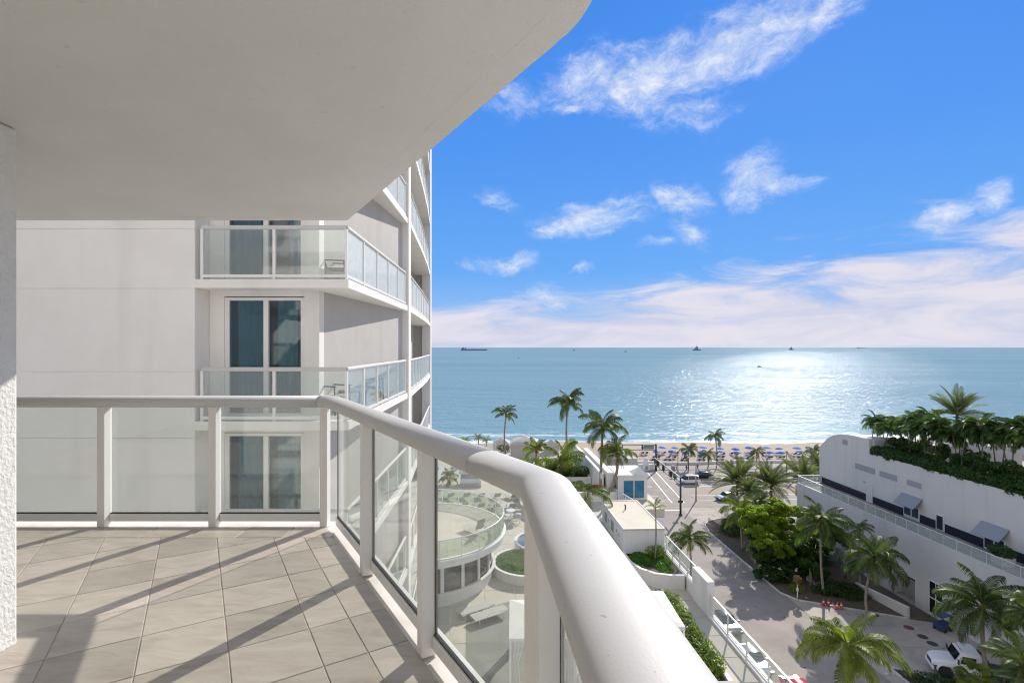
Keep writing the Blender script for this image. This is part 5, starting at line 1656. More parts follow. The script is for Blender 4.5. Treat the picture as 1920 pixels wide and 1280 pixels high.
# groundcover, many leaves nobody could count
gc = [(10.0 + rg.uniform(-.4, 1.7), 31.0 + rg.uniform(.1, 2.6), 16.27, .5, .5, .12) for i in range(26)]
gc = [b for b in gc if b[0] < 11.6 and b[1] < 33.4 and (b[0] > 9.9 or b[1] > 31.8)]
o = leaves('groundcover', gc, 7000, .06, M['grass'], None, 240, kind='stuff'); o.rotation_euler = (0, 0, TH)
shrub('yellow and green shrub at the foot of the slender young palm', SF(11.2, 33.0, 16.2), [(0, 0, .4, .6, .45, .45), (.3, .2, .4, .4, .4, .4)], 900, .07, 'hedge', 241)
leaves('groundcover', [(1.0 + 1.5 * math.cos(a), 33.4 + 1.5 * math.sin(a), DZ + .5, .7, .7, .16) for a in [i * .52 for i in range(12)]] + [(1.0, 33.4, DZ + .5, 1.2, 1.2, .18)], 6000, .07, M['grass'], None, 242, kind='stuff')
leaves('groundcover', [(to_sf(at(975, 858, DZ))[0] * 0 + at(975, 858, DZ).x, at(975, 858, DZ).y, DZ + .6, .6, .6, .2)], 500, .07, M['grass'], None, 243, kind='stuff')
shrub('green bushes filling the long planter below the pavilion', SF(8.2, 51.9, 17.05), [(x, 0, .35, .7, 1.0, .5) for x in (-1.7, -.8, 0, .9, 1.8)], 2600, .1, 'ficus_dark', 244, name='bushes', cat='bushes')
shrub('mixed green shrubs behind the long planter, under the big arching palm', SF(7.4, 55.5, DZ2), [(x, y, .9, 1.2, 1.2, .9) for x, y in ((-2.4, 0), (-.6, .5), (1.2, 0), (2.4, .8))], 3000, .12, 'ficus', 245)
shrub('low green shrubs in the lower planter behind the leaning palms', SF(9.7, 47.0, 16.9), [(x, 0, .15, .9, .8, .25) for x in (-1.4, 0, 1.3)], 900, .08, 'hedge', 246)
leaves('groundcover', [(SF(8.2, s).x, SF(8.2, s).y, DZ2 + .1, .9, .8, .15) for s in (35, 36.5, 38, 39.5, 41)], 3000, .07, M['grass'], None, 247, kind='stuff')
shrub('leafy shrub growing in the square terrace planter', SF(51.6, on_wall(1887, 1045, 52)[0], TZH + .9), [(0, 0, .5, .95, 1.0, .6), (0, .7, .5, .7, .6, .5)], 1500, .11, 'ficus_dark', 248)
shrub('dark shrubs by the tent and the palms at the deck end', at(945, 846, DZ), [(0, 0, .5, 1.0, .7, .5), (1.6, 1, .5, .7, .7, .5)], 900, .1, 'ficus_dark', 249)
shrub('dark hedge mass seen through the far panes of the round terrace', Vector((-7.0, 40.2, DZ)), [(x, 0, .8, 1.1, .8, .9) for x in (-2, -.6, .8, 2.2, 3.4)], 4500, .12, 'ficus_dark', 250, name='hedge', cat='hedge')
# roof hedge of the hotel hanging over the wall
leaves('undergrowth', [(56.0 + rg.uniform(-.5, 1.5), 68.0 - .42 * i, 16.5 + rg.uniform(-.7, 1.1), .7, .6, .55) for i in range(66)], 17000, .17, M['adonidia'], tag(link('understorey_shrubs', None, None, tuple(SF(0, 0, 0)), TH), 'leafy dark shrubs growing between the feather palm trunks on the hotel roof', 'shrubs'), 260)
rh = thing('roof_hedge', 'dark trailing hedge along the roof edge of the hotel', 'hedge', tuple(SF(0, 0, 0)), TH)
hb = []
s = 68.4
while s > 38:
    hb.append((54.6 + rg.uniform(-.15, .35), s, 15.5 + rg.uniform(-.1, .3), .85, .8, .8)); s -= .62
leaves('foliage', hb, 26000, .17, M['ficus_dark'], rh, 251)
isl_c = sum((Vector(SF(*c)) for c in ISL), Vector()) / len(ISL)
leaves('groundcover', [(SF(a, b).x, SF(a, b).y, .2, .9, .9, .22) for a in [ISL[1][0] + .4 + .8 * i for i in range(5)] for b in [ISL[1][1] - 1.0 - .9 * j - .28 * (a - ISL[1][0]) for j in range(7)]], 9000, .09, M['ficus_dark'], None, 252, kind='stuff')
# fan palm by the truck
def fan_mesh(seed):
    rg_ = random.Random(seed); m = MB()
    m.tube([(0, 0, 0), (.5, 0, .35), (.9, 0, .5)], [.02, .018, .012], 4)
    c = Vector((.9, 0, .5))
    for i in range(17):
        a = R(-125 + 250 * i / 16); L_ = .85 * (1 - .25 * abs(i - 8) / 8)
        d = Vector((math.cos(a), math.sin(a), .18 - .2 * abs(math.cos(a)))); q = c + d * L_ * .6; tip = c + d * L_ + Vector((0, 0, -.2))
        w = Vector((-math.sin(a), math.cos(a), 0)) * .07
        m.add([c, q - w, tip, q + w], [(0, 1, 2, 3)])
    return m.mesh('frond', M['coconut_light'])
fm = [fan_mesh(i) for i in range(3)]
fp = thing('fan_palm', 'small light green fan palm in front of the truck wheel', 'palm tree', tuple(Vector(((1822 - 960) / 960 * 41, 41, 0))))
ft = up(1828, 1272, 41) - Vector(((1822 - 960) / 960 * 41, 41, 0))
m = MB(); m.tube([(0, 0, 0), tuple(ft * .5), tuple(ft)], [.11, .09, .07], 8); m.obj('trunk', M['trunk'], fp, smooth=True)
for i in range(18): link('frond', fm[i % 3], fp, tuple(ft), (rg.uniform(-.3, .3), rg.uniform(-.7, .5), i * 2.4), rg.uniform(.75, 1.0))

# ------------------------------------------------------------------ vehicles


def car(label, loc, rot, paint, L=4.6, W=1.8, H=1.45, kind='sedan', group=None):
    t = thing('parked_car' if group else 'car', label, 'car', loc, rot, group)
    h = L / 2
    if kind == 'suv':
        low = [(-h, .5, .90, .92), (-h + .15, .32, 1.02, .98), (-h + .9, .25, 1.04, 1), (-.6, .25, 1.04, 1), (h - 1.25, .25, 1.03, 1), (h - .5, .27, .98, .97), (h - .1, .34, .86, .9), (h, .45, .72, .84)]
        cab = [(-h + .12, 1.03, .90, 1.05, .90), (-h + .42, 1.03, .92, H - .06, .80), (-h + 1.2, 1.03, .94, H, .80), (.35, 1.03, .94, H - .02, .79), (h - 1.75, 1.02, .93, H - .12, .76), (h - 1.0, 1.02, .91, 1.06, .86)]
    else:
        low = [(-h, .5, .78, .86), (-h + .2, .32, .90, .95), (-h + .9, .24, .94, 1), (-.4, .23, .92, 1), (h - 1.4, .23, .90, 1), (h - .6, .25, .82, .96), (h - .15, .32, .70, .88), (h, .42, .6, .8)]
        cab = [(-h + .55, .90, .86, .93, .86), (-h + 1.25, .92, .92, H - .05, .74), (-h + 1.9, .92, .93, H, .73), (.3, .91, .93, H - .03, .72), (h - 1.5, .89, .9, .93, .82)]
    m = MB(); vs = []; fs = []
    n = 8
    for x, z0, z1, k in low:
        w = W / 2 * k
        vs += [(x, -w * .82, z0), (x, -w, z0 + .18), (x, -w, z1 - .12), (x, -w * .90, z1), (x, w * .90, z1), (x, w, z1 - .12), (x, w, z0 + .18), (x, w * .82, z0)]
    for i in range(len(low) - 1):
        for k in range(n): fs.append((i * n + k, (i + 1) * n + k, (i + 1) * n + (k + 1) % n, i * n + (k + 1) % n))
    fs += [tuple(range(n)), tuple((len(low) - 1) * n + k for k in range(n - 1, -1, -1))]
    m.add(vs, fs); m.obj('body', paint, t, smooth=False, bevel=.035)
    # glass house and roof skin
    m = MB(); vs = []; fs = []
    for x, z0, k0, z1, k1 in cab:
        a, b = W / 2 * k0, W / 2 * k1
        vs += [(x, -a, z0), (x, -b, z1), (x, b, z1), (x, a, z0)]
    for i in range(len(cab) - 1):
        for k in range(3): fs.append((i * 4 + k, (i + 1) * 4 + k, (i + 1) * 4 + k + 1, i * 4 + k + 1))
    m.add(vs, fs); m.obj('window', M['car_glass'], t)
    m = MB(); vs = []; fs = []
    c = cab[1:-1]
    for x, z0, k0, z1, k1 in c:
        b = W / 2 * k1 + .01; vs += [(x, -b, z1 - .03), (x, -b * .9, z1 + .025), (x, b * .9, z1 + .025), (x, b, z1 - .03)]
    for i in range(len(c) - 1):
        for k in range(3): fs.append((i * 4 + k, (i + 1) * 4 + k, (i + 1) * 4 + k + 1, i * 4 + k + 1))
    m.add(vs, fs); m.obj('roof', paint, t, smooth=True)
    m = MB()
    for i in (1, 2, 3) if kind == 'suv' else (1, 2):
        x, z0, k0, z1, k1 = cab[i]
        for s in (-1, 1): m.beam((x, s * W / 2 * k0 * 1.005, z0), (x, s * (W / 2 * k1 + .005), z1), .08, .02)
    m.obj('pillar', paint, t)
    for sx, x in ((1, h - .85), (-1, -h + .95)):
        for s in (-1, 1):
            w = link('wheel', None, t, (x, s * (W / 2 - .11), .33))
            m = MB(); vs = []
            m.tube([(0, -.11, 0), (0, .11, 0)], .33, 20); m.obj('tyre', M['rubber'], w, bevel=.02)
            m = MB(); m.tube([(0, s * .112, 0), (0, s * .118, 0)], .20, 12); m.obj('rim', M['rim'], w)
    for s in (-1, 1):
        m = MB(); m.box(h - .16, h - .01, s * W * .36 - .17, s * W * .36 + .17, .60, .74) if kind != 'suv' else m.box(h - .2, h - .0, s * W * .37 - .16, s * W * .37 + .16, .72, .88)
        m.obj('headlight', M['lamp_glass'], t)
        m = MB(); m.box(-h - .005, -h + .1, s * W * .38 - .14, s * W * .38 + .14, .68, .84); m.obj('tail_light', M['tail'], t)
        m = MB(); m.box(.55 if kind != 'suv' else .75, .78 if kind != 'suv' else .95, s * (W / 2 + .12) - .09, s * (W / 2 + .12) + .09, .92, 1.06); m.obj('mirror', paint, t)
    m = MB(); m.box(h - .02, h + .015, -.3, .3, .34, .56); m.obj('grille', M['steel_dark'], t)
    return t


v = at(1291, 906, 0); car('white boxy four wheel drive wagon crossing on the beach road', (v.x, v.y, .01), R(183), M['car_white'], 4.7, 1.9, 1.85, 'suv')
v = at(1312, 897, 0); car('dark car in the shade behind the white wagon', (v.x + .9, v.y + .8, .01), R(183), M['car_dark'], 4.5, 1.8, 1.45)
v = at(1352, 936, 0); car('silver car turning at the corner, half behind the date palms', (v.x + 1.0, v.y, .01), R(200), M['car_silver'], 4.6, 1.8, 1.45)
PK = 'cars parked along the street below the railing'
for px, py, z, lab, pa in ((1356, 1152, .9, 'grey car parked farthest up the kerb, nose just beyond the railing', 'car_grey'),
                           (1404, 1219, .9, 'silver car parked in the middle of the line by the railing', 'car_silver'),
                           (1496, 1284, .9, 'red car parked at the bottom edge under the bright palm', 'car_red')):
    v = at(px, py, z); car(lab, (v.x, v.y - .8, .01), R(-87), M[pa], 4.5, 1.8, 1.42, group=PK)
v = at(1377, 1252, .9); car('white car parked close behind the panes of the street railing', (v.x - 1.2, v.y - .5, .01), R(-87), M['car_white'], 4.5, 1.8, 1.42, group=PK)

# flatbed truck
v = at(1773, 1270, 0); TR = R(157); wx, wy = 1.15 * math.cos(TR) - .98 * math.sin(TR), 1.15 * math.sin(TR) + .98 * math.cos(TR)
tk = thing('flatbed_truck', 'white short nosed flatbed truck with amber roof lamps standing on the forecourt', 'truck', (v.x - wx, v.y - wy, .02), TR)
def loft(m, secs):
    k = len(secs[0][1]); o = len(m.v)
    for x, ring in secs: m.v += [(x, y, z) for y, z in ring]
    for i in range(len(secs) - 1):
        for j in range(k): m.f.append((o + i * k + j, o + (i + 1) * k + j, o + (i + 1) * k + (j + 1) % k, o + i * k + (j + 1) % k))
    m.f.append(tuple(o + j for j in range(k))); m.f.append(tuple(o + (len(secs) - 1) * k + j for j in range(k - 1, -1, -1)))
def ring(w, z0, z1, c=.18):
    return [(-w, z0), (-w, z1 - c), (-w + c, z1), (w - c, z1), (w, z1 - c), (w, z0)]
m = MB(); loft(m, [(.15, ring(1.02, 1.05, 1.62)), (.9, ring(1.0, 1.0, 1.58)), (1.6, ring(.94, .95, 1.48)), (1.95, ring(.86, .9, 1.36)), (2.08, ring(.78, .92, 1.22))]); m.obj('hood', M['car_white'], tk, bevel=.04)
m = MB()
for s in (-1, 1):
    pts = []
    for i in range(9):
        a = math.pi * i / 8; pts.append((1.15 + .62 * math.cos(a), s * .98, .62 + .58 * math.sin(a)))
    for p, q in zip(pts, pts[1:]): m.beam(p, q, .34, .05, up=(0, 0, 1))
m.obj('fender', M['car_white'], tk)
cb = None
m = MB(); loft(m, [(-1.42, ring(1.10, .75, 2.50, .22)), (-1.2, ring(1.12, .75, 2.60, .22)), (-.35, ring(1.12, .75, 2.58, .22)), (.05, ring(1.08, .85, 2.46, .22)), (.42, ring(1.04, 1.0, 1.66, .16))]); cb = m.obj('cab', M['car_white'], tk, bevel=.03)
m = MB(); m.add([(.085, -.92, 2.36), (.085, .92, 2.36), (.425, .9, 1.70), (.425, -.9, 1.70)], [(0, 1, 2, 3)]); o = m.obj('windscreen', M['car_glass'], cb); o.location = (.035, 0, .03)
for s in (-1, 1):
    m = MB(); m.add([(-1.0, s * 1.132, 1.62), (.12, s * 1.132, 1.62), (-.06, s * 1.128, 2.26), (-1.0, s * 1.128, 2.26)], [(0, 1, 2, 3)]); m.obj('side_window', M['car_glass'], cb)
    m = MB(); m.beam((-1.1, s * 1.135, .95), (-1.1, s * 1.135, 2.3), .02, .02); m.beam((.16, s * 1.135, 1.0), (.16, s * 1.135, 1.6), .02, .02); m.obj('door_seam', M['louver'], cb)
    m = MB(); m.box(.30, .38, s * 1.36 - .11, s * 1.36 + .11, 1.62, 2.02); m.beam((.3, s * 1.1, 1.9), (.34, s * 1.3, 1.86), .03, .03); m.obj('mirror', M['steel_dark'], tk)
    m = MB(); m.box(1.9, 2.03, s * .66 - .13, s * .66 + .13, .98, 1.16); m.obj('headlight', M['lamp_glass'], tk)
    for x in (1.15, -3.6):
        w = link('wheel', None, tk, (x, s * .98, .5))
        m = MB(); m.tube([(0, -.15, 0), (0, .15, 0)], .5, 26); m.obj('tyre', M['rubber'], w, bevel=.03)
        m = MB(); m.lathe([(.01, .10), (.10, .12), (.12, .04), (.27, .03), (.30, .155)], 20); o = m.obj('rim', M['rim'], w); o.rotation_euler = (R(-90 * s), 0, 0)
for i in range(5):
    m = MB(); m.box(-.14, -.06, -.6 + .3 * i - .04, -.6 + .3 * i + .04, 2.575, 2.63); m.obj('roof_lamp', M['cone'], cb)
m = MB(); m.box(1.98, 2.14, -.95, .95, .52, .82); m.obj('bumper', M['car_white'], tk, bevel=.03)
m = MB(); m.box(2.0, 2.10, -.5, .5, .86, 1.18); m.obj('grille', M['steel_dark'], tk)
m = MB(); m.box(-6.3, 1.8, -.42, -.30, .62, .86); m.box(-6.3, 1.8, .30, .42, .62, .86); m.obj('chassis', M['steel_dark'], tk)
m = MB(); m.box(-6.4, -1.75, -1.15, 1.15, .98, 1.08); bed = m.obj('flatbed', M['steel_dark'], tk)
for i in range(10):
    m = MB(); m.box(-6.38 + .46 * i, -6.38 + .46 * i + .07, -1.14, 1.14, 1.083, 1.12); m.obj('cross_member', M['steel_dark'], bed)
m = MB(); m.box(-1.9, -1.78, -1.1, 1.1, 1.083, 2.2); m.obj('headboard', M['steel_dark'], tk)
m = MB(); m.beam((-1.95, .6, 1.2), (-4.4, .9, 1.9), .14, .14); m.beam((-2.2, -.9, 1.18), (-6.2, -.9, 1.18), .1, .12); m.beam((-2.2, 1.05, 1.18), (-6.2, 1.05, 1.18), .1, .12); m.obj('crane_arm', M['aluminium'], tk)
v = at(1768, 1180, 0); b_ = thing('blue_cart', 'small dark blue utility cart under the big palm by the hotel window', 'cart', (v.x, v.y, .01), R(20))
m = MB(); m.box(-.8, .8, -.5, .5, .3, .75); m.obj('body', M['lounger_blue'], b_, bevel=.04)
m = MB(); m.box(-.7, .7, -.45, .45, 1.55, 1.62); m.obj('roof', M['lounger_blue'], b_)
for sx in (-1, 1):
    for sy in (-1, 1):
        m = MB(); m.beam((sx * .65, sy * .4, .75), (sx * .65, sy * .4, 1.55), .04, .04); m.obj('post', M['steel_dark'], b_)
        m = MB(); m.tube([(sx * .5, sy * .5 - .06, .2), (sx * .5, sy * .5 + .06, .2)], .2, 12); m.obj('wheel', M['rubber'], b_)

# ------------------------------------------------------------------ street furniture
for px, py, mat, lab in ((1544, 1133, 'cone_red', 'deep red traffic cone at the kerb, farthest from the curved palm'), (1553.5, 1134, 'cone_red', 'shaded red traffic cone beside the deep red one'),
                         (1568, 1139, 'cone', 'orange traffic cone leaning at the kerb'), (1577.5, 1139, 'cone', 'orange traffic cone closest to the curved palm')):
    v = at(px, py, .12)
    c = thing('traffic_cone', lab, 'cone', (v.x, v.y, .12), group='traffic cones on the kerb')
    m = MB(); m.box(-.19, .19, -.19, .19, 0, .04); m.obj('base', M[mat], c)
    m = MB(); m.lathe([(.15, .04), (.10, .32), (.085, .42), (.04, .72), (.01, .73)], 14); m.obj('body', M[mat], c, smooth=True)
    m = MB(); m.lathe([(.112, .30), (.088, .44)], 14); m.obj('reflective_collar', M['sign_white'], c)
    if 'leaning' in lab: c.rotation_euler = (R(8), R(10), 0)
for px, py, mat, lab in ((1704, 1176, 'rust', 'rust red round cover in the forecourt paving'), (1730, 1193, 'manhole', 'dark iron cover in the forecourt paving'), (1748, 1206, 'manhole', 'dark iron cover beside the truck nose'), (1639, 1152, 'manhole', 'black drain inlet below the planted bed kerb')):
    v = at(px, py, 0); c = thing('manhole_cover', lab, 'manhole', (v.x, v.y, .014))
    m = MB(); m.lathe([(.01, .012), (.38, .012), (.40, .004)], 24); m.obj('cover', M[mat], c)
    m = MB(); m.lathe([(.41, .004), (.41, .016), (.47, .016), (.48, .0)], 24); m.obj('ring', M['manhole'], c)
v = at(1495, 1120, .1); o = thing('dead_palm_stump', 'pale leaning post with dry whitish leaves at the edge of the planted bed', 'plant', (v.x, v.y, .08))
m = MB(); m.tube([(0, 0, 0), (.03, 0, .9), (0, 0, 1.9)], [.07, .06, .05], 7); m.obj('stem', M['canvas'], o)
m = MB(); m.box(-.12, .14, -.03, .03, .85, 1.2); m.obj('notice', M['canvas'], o)
leaves('dry_leaves', [(0, 0, 2.2, .45, .4, .5)], 260, .13, M['dead'], o, 9)
for px0, py0, px1, py1 in ((1514, 1082, 1528, 1093),):
    a, b = at(px0, py0, .3), at(px1, py1, .3)
    o = thing('stone_edging', 'grey bent stone edging lying in the shade of the planted bed', 'edging', (0, 0, 0))
    m = MB(); m.beam((a.x, a.y, .22), (b.x, b.y, .22), .4, .28); m.beam((b.x, b.y, .22), (b.x + 1.6, b.y + .2, .22), .4, .28); m.obj('stone', M['kerb'], o)

# signal mast with truss arm over the beach road
v = at(1276, 966, 0)
ms_ = thing('signal_mast', 'dark steel mast with a ladder truss arm reaching over the beach road', 'traffic mast', (v.x, v.y, 0))
m = MB(); m.tube([(0, 0, 0), (0, 0, 6.9)], [.19, .16], 12); m.obj('pole', M['pole'], ms_, smooth=True)
m = MB(); m.lathe([(.34, 0), (.34, .12), (.22, .3), (.01, .3)], 12); m.obj('base', M['pole'], ms_)
far = up(1227, 863, 108) - Vector((v.x, v.y, 0)); 
a0, b0 = Vector((0, 0, 6.75)), Vector((far.x, far.y, 6.75)); 
for dz in (0, -1.25):
    m = MB(); m.beam(a0 + Vector((0, 0, dz)), b0 + Vector((0, 0, dz)), .16, .16); m.obj('arm_chord', M['grey_pole'] if dz == 0 else M['pole'], ms_)
for i in range(1, 6):
    q = a0.lerp(b0, i / 5); m = MB(); m.beam(q + Vector((0, 0, -1.17)), q + Vector((0, 0, -.08)), .14, .14, up=(0, 1, 0)); m.obj('truss_strut', M['pole'], ms_)
for i in (.33, .62, .86):
    q = a0.lerp(b0, i) + Vector((0, 0, -.65)); s_ = link('signal_head', None, ms_, tuple(q))
    m = MB(); m.box(-.22, .22, -.16, .16, -.5, .5); m.obj('housing', M['pole'], s_, bevel=.02)
q = a0.lerp(b0, .12) + Vector((.02, 0, -.62)); dvec = (b0 - a0).normalized()
m = MB(); m.beam(q + dvec * .1, q + dvec * 2.4, .05, .85); m.obj('street_name_sign', M['sign_green'], ms_)
for s in (-1, 1):
    m = MB(); m.box(s * .3 - .12, s * .3 + .12, -.15, .15, 2.35, 2.75); m.obj('pedestrian_signal', M['pole'], ms_)
v = at(1230, 883, 0)
m2_ = thing('signal_mast', 'dark steel mast by the promenade with a green street name sign on its arm', 'traffic mast', (v.x, v.y, 0))
m = MB(); m.tube([(0, 0, 0), (0, 0, 6.6)], [.24, .2], 12); m.obj('pole', M['pole'], m2_, smooth=True)
for z in (6.35, 5.15):
    m = MB(); m.beam((0, 0, z), (-8.2, .3, z), .15, .15); m.obj('arm_chord', M['pole'], m2_)
for x in (-3.3, -8.1):
    m = MB(); m.beam((x, 0.1, 5.2), (x, .1, 6.3), .3 if x > -5 else .14, .2, up=(0, 1, 0)); m.obj('truss_strut', M['pole'], m2_)
sg = link('street_name_sign', None, m2_)
m = MB(); m.box(-3.0, -.45, -.06, -.02, 5.35, 6.2); m.obj('panel', M['sign_green'], sg)
m = MB(); x = -2.8           # strokes of lettering too small to read in the photograph
for wd, kind in ((.22, 'L'), (.25, 'E'), (.28, 'A'), (.28, 'A'), (.2, 'L'), (.3, 'M')):
    z0, z1 = 5.55, 6.0; t_ = .06
    if kind in 'LE': m.box(x, x + t_, -.075, -.062, z0, z1); m.box(x + t_, x + wd, -.075, -.062, z0, z0 + t_)
    if kind == 'E': m.box(x + t_, x + wd, -.075, -.062, z1 - t_, z1); m.box(x + t_, x + wd * .8, -.075, -.062, (z0 + z1) / 2 - .03, (z0 + z1) / 2 + .03)
    if kind == 'A': m.beam((x + .03, -.068, z0), (x + wd / 2, -.068, z1), .013, t_, up=(1, 0, 0)); m.beam((x + wd - .03, -.068, z0), (x + wd / 2, -.068, z1), .013, t_, up=(1, 0, 0))
    if kind == 'M': m.box(x, x + t_, -.075, -.062, z0, z1); m.box(x + wd - t_, x + wd, -.075, -.062, z0, z1); m.beam((x + .04, -.068, z1), (x + wd / 2, -.068, z0 + .1), .013, t_, up=(1, 0, 0))
    x += wd + .12
m.obj('lettering', M['sign_white'], sg)
v = at(1305, 939, 0); o = thing('utility_pole', 'slender grey wooden pole beside the crossing, taller than the wagon', 'pole', (v.x, v.y, 0))
m = MB(); m.tube([(0, 0, 0), (0, 0, 6.9)], [.14, .10], 10); m.obj('shaft', M['grey_pole'], o, smooth=True)
m = MB(); m.lathe([(.2, 0), (.2, .06), (.15, .25), (.01, .26)], 10); m.obj('base', M['grey_pole'], o)
for px, top, base, lab in ((1271, 849, 884, 'dark promenade lamp post left of the white capped one'), (1291, 858, 884, 'promenade lamp post with a white cap below the palm'), (1475, 848, 881, 'dark promenade lamp post in front of the right hand umbrellas')):
    v = at(px, base, 0); hgt = (base - top) / 960 * v.y
    o = thing('lamp_post', lab, 'lamp post', (v.x, v.y, .1))
    m = MB(); m.tube([(0, 0, 0), (0, 0, hgt)], [.10, .07], 8); m.obj('pole', M['pole'], o)
    m = MB(); m.lathe([(.01, hgt + .25), (.32, hgt + .12), (.30, hgt), (.1, hgt - .05), (.01, hgt - .05)], 12); m.obj('lamp_head', M['sign_white'] if 'white cap below' in lab else M['pole'], o, smooth=True)
v = at(1211, 881, 0); o = thing('lifeguard_stand', 'white beach kiosk tower with a stepped top beside the gate in the wall', 'kiosk', (v.x, v.y, .1))
m = MB(); m.box(-.9, .9, -.8, .8, 0, 1.4); m.obj('base', M['stucco'], o, bevel=.05)
m = MB(); m.lathe([(.8, 1.4), (.75, 2.2), (.55, 2.25), (.52, 2.8), (.2, 3.0), (.01, 3.02)], 12); m.obj('turret', M['stucco'], o)
m = MB(); m.box(-.35, .35, -.83, -.805, .2, 1.1); m.obj('hatch', M['louver'], o)
for px, lab in ((1221, 'rounded white gate wall right of the kiosk'), (1203, 'low white gate wall left of the kiosk')):
    v = at(px, 881, 0); o = thing('gate_wall', lab, 'wall', (v.x, v.y, .1))
    m = MB(); pts = [(1.1 * math.cos(math.pi * i / 10), .9 + .5 * math.sin(math.pi * i / 10)) for i in range(11)] + [(-1.1, 0), (1.1, 0)]
    n = len(pts); m.add([(a, -.2, b) for a, b in pts] + [(a, .2, b) for a, b in pts], [tuple(range(n - 1, -1, -1)), tuple(range(n, 2 * n))] + [(i, (i + 1) % n, (i + 1) % n + n, i + n) for i in range(n)])
    m.obj('wall', M['stucco'], o)
v = at(1262, 884, 0); o = thing('notice_board', 'squat grey utility cabinet on the promenade', 'cabinet', (v.x, v.y, .1))
m = MB(); m.box(-.4, .4, -.3, .3, 0, 1.4); m.obj('cabinet', M['louver'], o, bevel=.05)
m = MB(); m.box(-.32, .32, -.315, -.302, .15, 1.25); m.obj('door', M['grey_pole'], o)

# people on the promenade: one skinned body each


def person(label, loc, rot, shirt, shorts, stride, seed):
    t = thing('person', label, 'person', loc, rot)
    me = bpy.data.meshes.new('body')
    s = stride
    V = [(0, 0, .95), (0, 0, 1.2), (0, .01, 1.42), (0, .02, 1.53), (0, .03, 1.66),
         (-.1, 0, .9), (-.11, s * .2, .5), (-.12, s * .38 - .05, .08), (-.12, s * .38 + .1, .04),
         (.1, 0, .9), (.11, -s * .16, .5), (.12, -s * .42 - .05, .08), (.12, -s * .42 + .1, .04),
         (-.19, 0, 1.40), (-.25, -s * .12, 1.13), (-.25, -s * .02, .88), (.19, 0, 1.40), (.25, s * .12, 1.13), (.25, s * .26, .9), (0, .04, 1.76)]
    E = [(0, 1), (1, 2), (2, 3), (3, 4), (4, 19), (0, 5), (5, 6), (6, 7), (7, 8), (0, 9), (9, 10), (10, 11), (11, 12), (2, 13), (13, 14), (14, 15), (2, 16), (16, 17), (17, 18)]
    rad = [.15, .14, .14, .06, .10, .095, .065, .045, .04, .095, .065, .045, .04, .06, .045, .035, .06, .045, .035, .07]
    me.from_pydata(V, E, [])
    o = link('body', me, t)
    md = o.modifiers.new('skin', 'SKIN'); md.use_smooth_shade = True
    for i, r in enumerate(rad):
        me.skin_vertices[0].data[i].radius = (r, r * (.75 if i in (0, 1, 2) else 1))
    me.skin_vertices[0].data[0].use_root = True
    o.modifiers.new('sub', 'SUBSURF').levels = 1
    m = bpy.data.materials.new('clothing'); m.use_nodes = True
    nt = m.node_tree; N, LK = nt.nodes, nt.links
    tc = N.new('ShaderNodeTexCoord'); sp_ = N.new('ShaderNodeSeparateXYZ'); LK.new(tc.outputs['Object'], sp_.inputs[0])
    dv = N.new('ShaderNodeMath'); dv.operation = 'DIVIDE'; dv.inputs[1].default_value = 2.0; LK.new(sp_.outputs[2], dv.inputs[0])
    cr = N.new('ShaderNodeValToRGB'); cr.color_ramp.interpolation = 'CONSTANT'; LK.new(dv.outputs[0], cr.inputs[0])
    e = cr.color_ramp.elements; e[0].position = 0; e[0].color = (.42, .27, .19, 1); e[1].position = .27; e[1].color = shorts + (1,)
    for p, c in ((.48, shirt + (1,)), (.745, (.42, .27, .19, 1)), (.85, (.05, .035, .025, 1))):
        k = e.new(p); k.color = c
    LK.new(cr.outputs[0], N['Principled BSDF'].inputs['Base Color']); N['Principled BSDF'].inputs['Roughness'].default_value = .8
    me.materials.append(m)
    return t


for px, py, rot, sh, so, lab in ((1248.5, 880, 80, (.05, .05, .06), (.03, .03, .04), 'person in dark clothes walking on the promenade near the mast'),
                                 (1268, 884, -90, (.5, .5, .48), (.05, .06, .1), 'person in a pale shirt standing beside the left lamp post'),
                                 (1287, 884, 100, (.04, .04, .05), (.10, .10, .12), 'person in black walking past the white capped lamp post'),
                                 (1308, 882, -80, (.25, .06, .05), (.04, .04, .05), 'person in a dull red shirt behind the slender grey pole')):
    v = at(px, py, .1); person(lab, (v.x, v.y, .1), R(rot), sh, so, .8, 1)

# ------------------------------------------------------------------ beach umbrellas and loungers


def umbrella(label, loc, grp):
    t = thing('beach_umbrella', label, 'umbrella', loc, rng.uniform(0, 1), grp)
    m = MB(); m.tube([(0, 0, 0), (0, 0, 2.15)], .025, 6); m.obj('pole', M['white_metal'], t)
    m = MB(); n = 8; vs = [(0, 0, 2.25)]
    for r_, z in ((.55, 2.13), (1.15, 1.85)):
        vs += [(r_ * math.cos(2 * math.pi * i / n), r_ * math.sin(2 * math.pi * i / n), z) for i in range(n)]
    vs += [(1.15 * math.cos(2 * math.pi * i / n), 1.15 * math.sin(2 * math.pi * i / n), 1.72) for i in range(n)]
    fs = [(0, 1 + i, 1 + (i + 1) % n) for i in range(n)]
    for k in (0, 1): fs += [(1 + k * n + i, 1 + (k + 1) * n + i, 1 + (k + 1) * n + (i + 1) % n, 1 + k * n + (i + 1) % n) for i in range(n)]
    m.add(vs, fs); m.obj('canopy', M['blue_cloth'], t)
    m = MB(); m.lathe([(.01, 2.32), (.03, 2.27), (.02, 2.22)], 6); m.obj('finial', M['white_metal'], t)
    return t


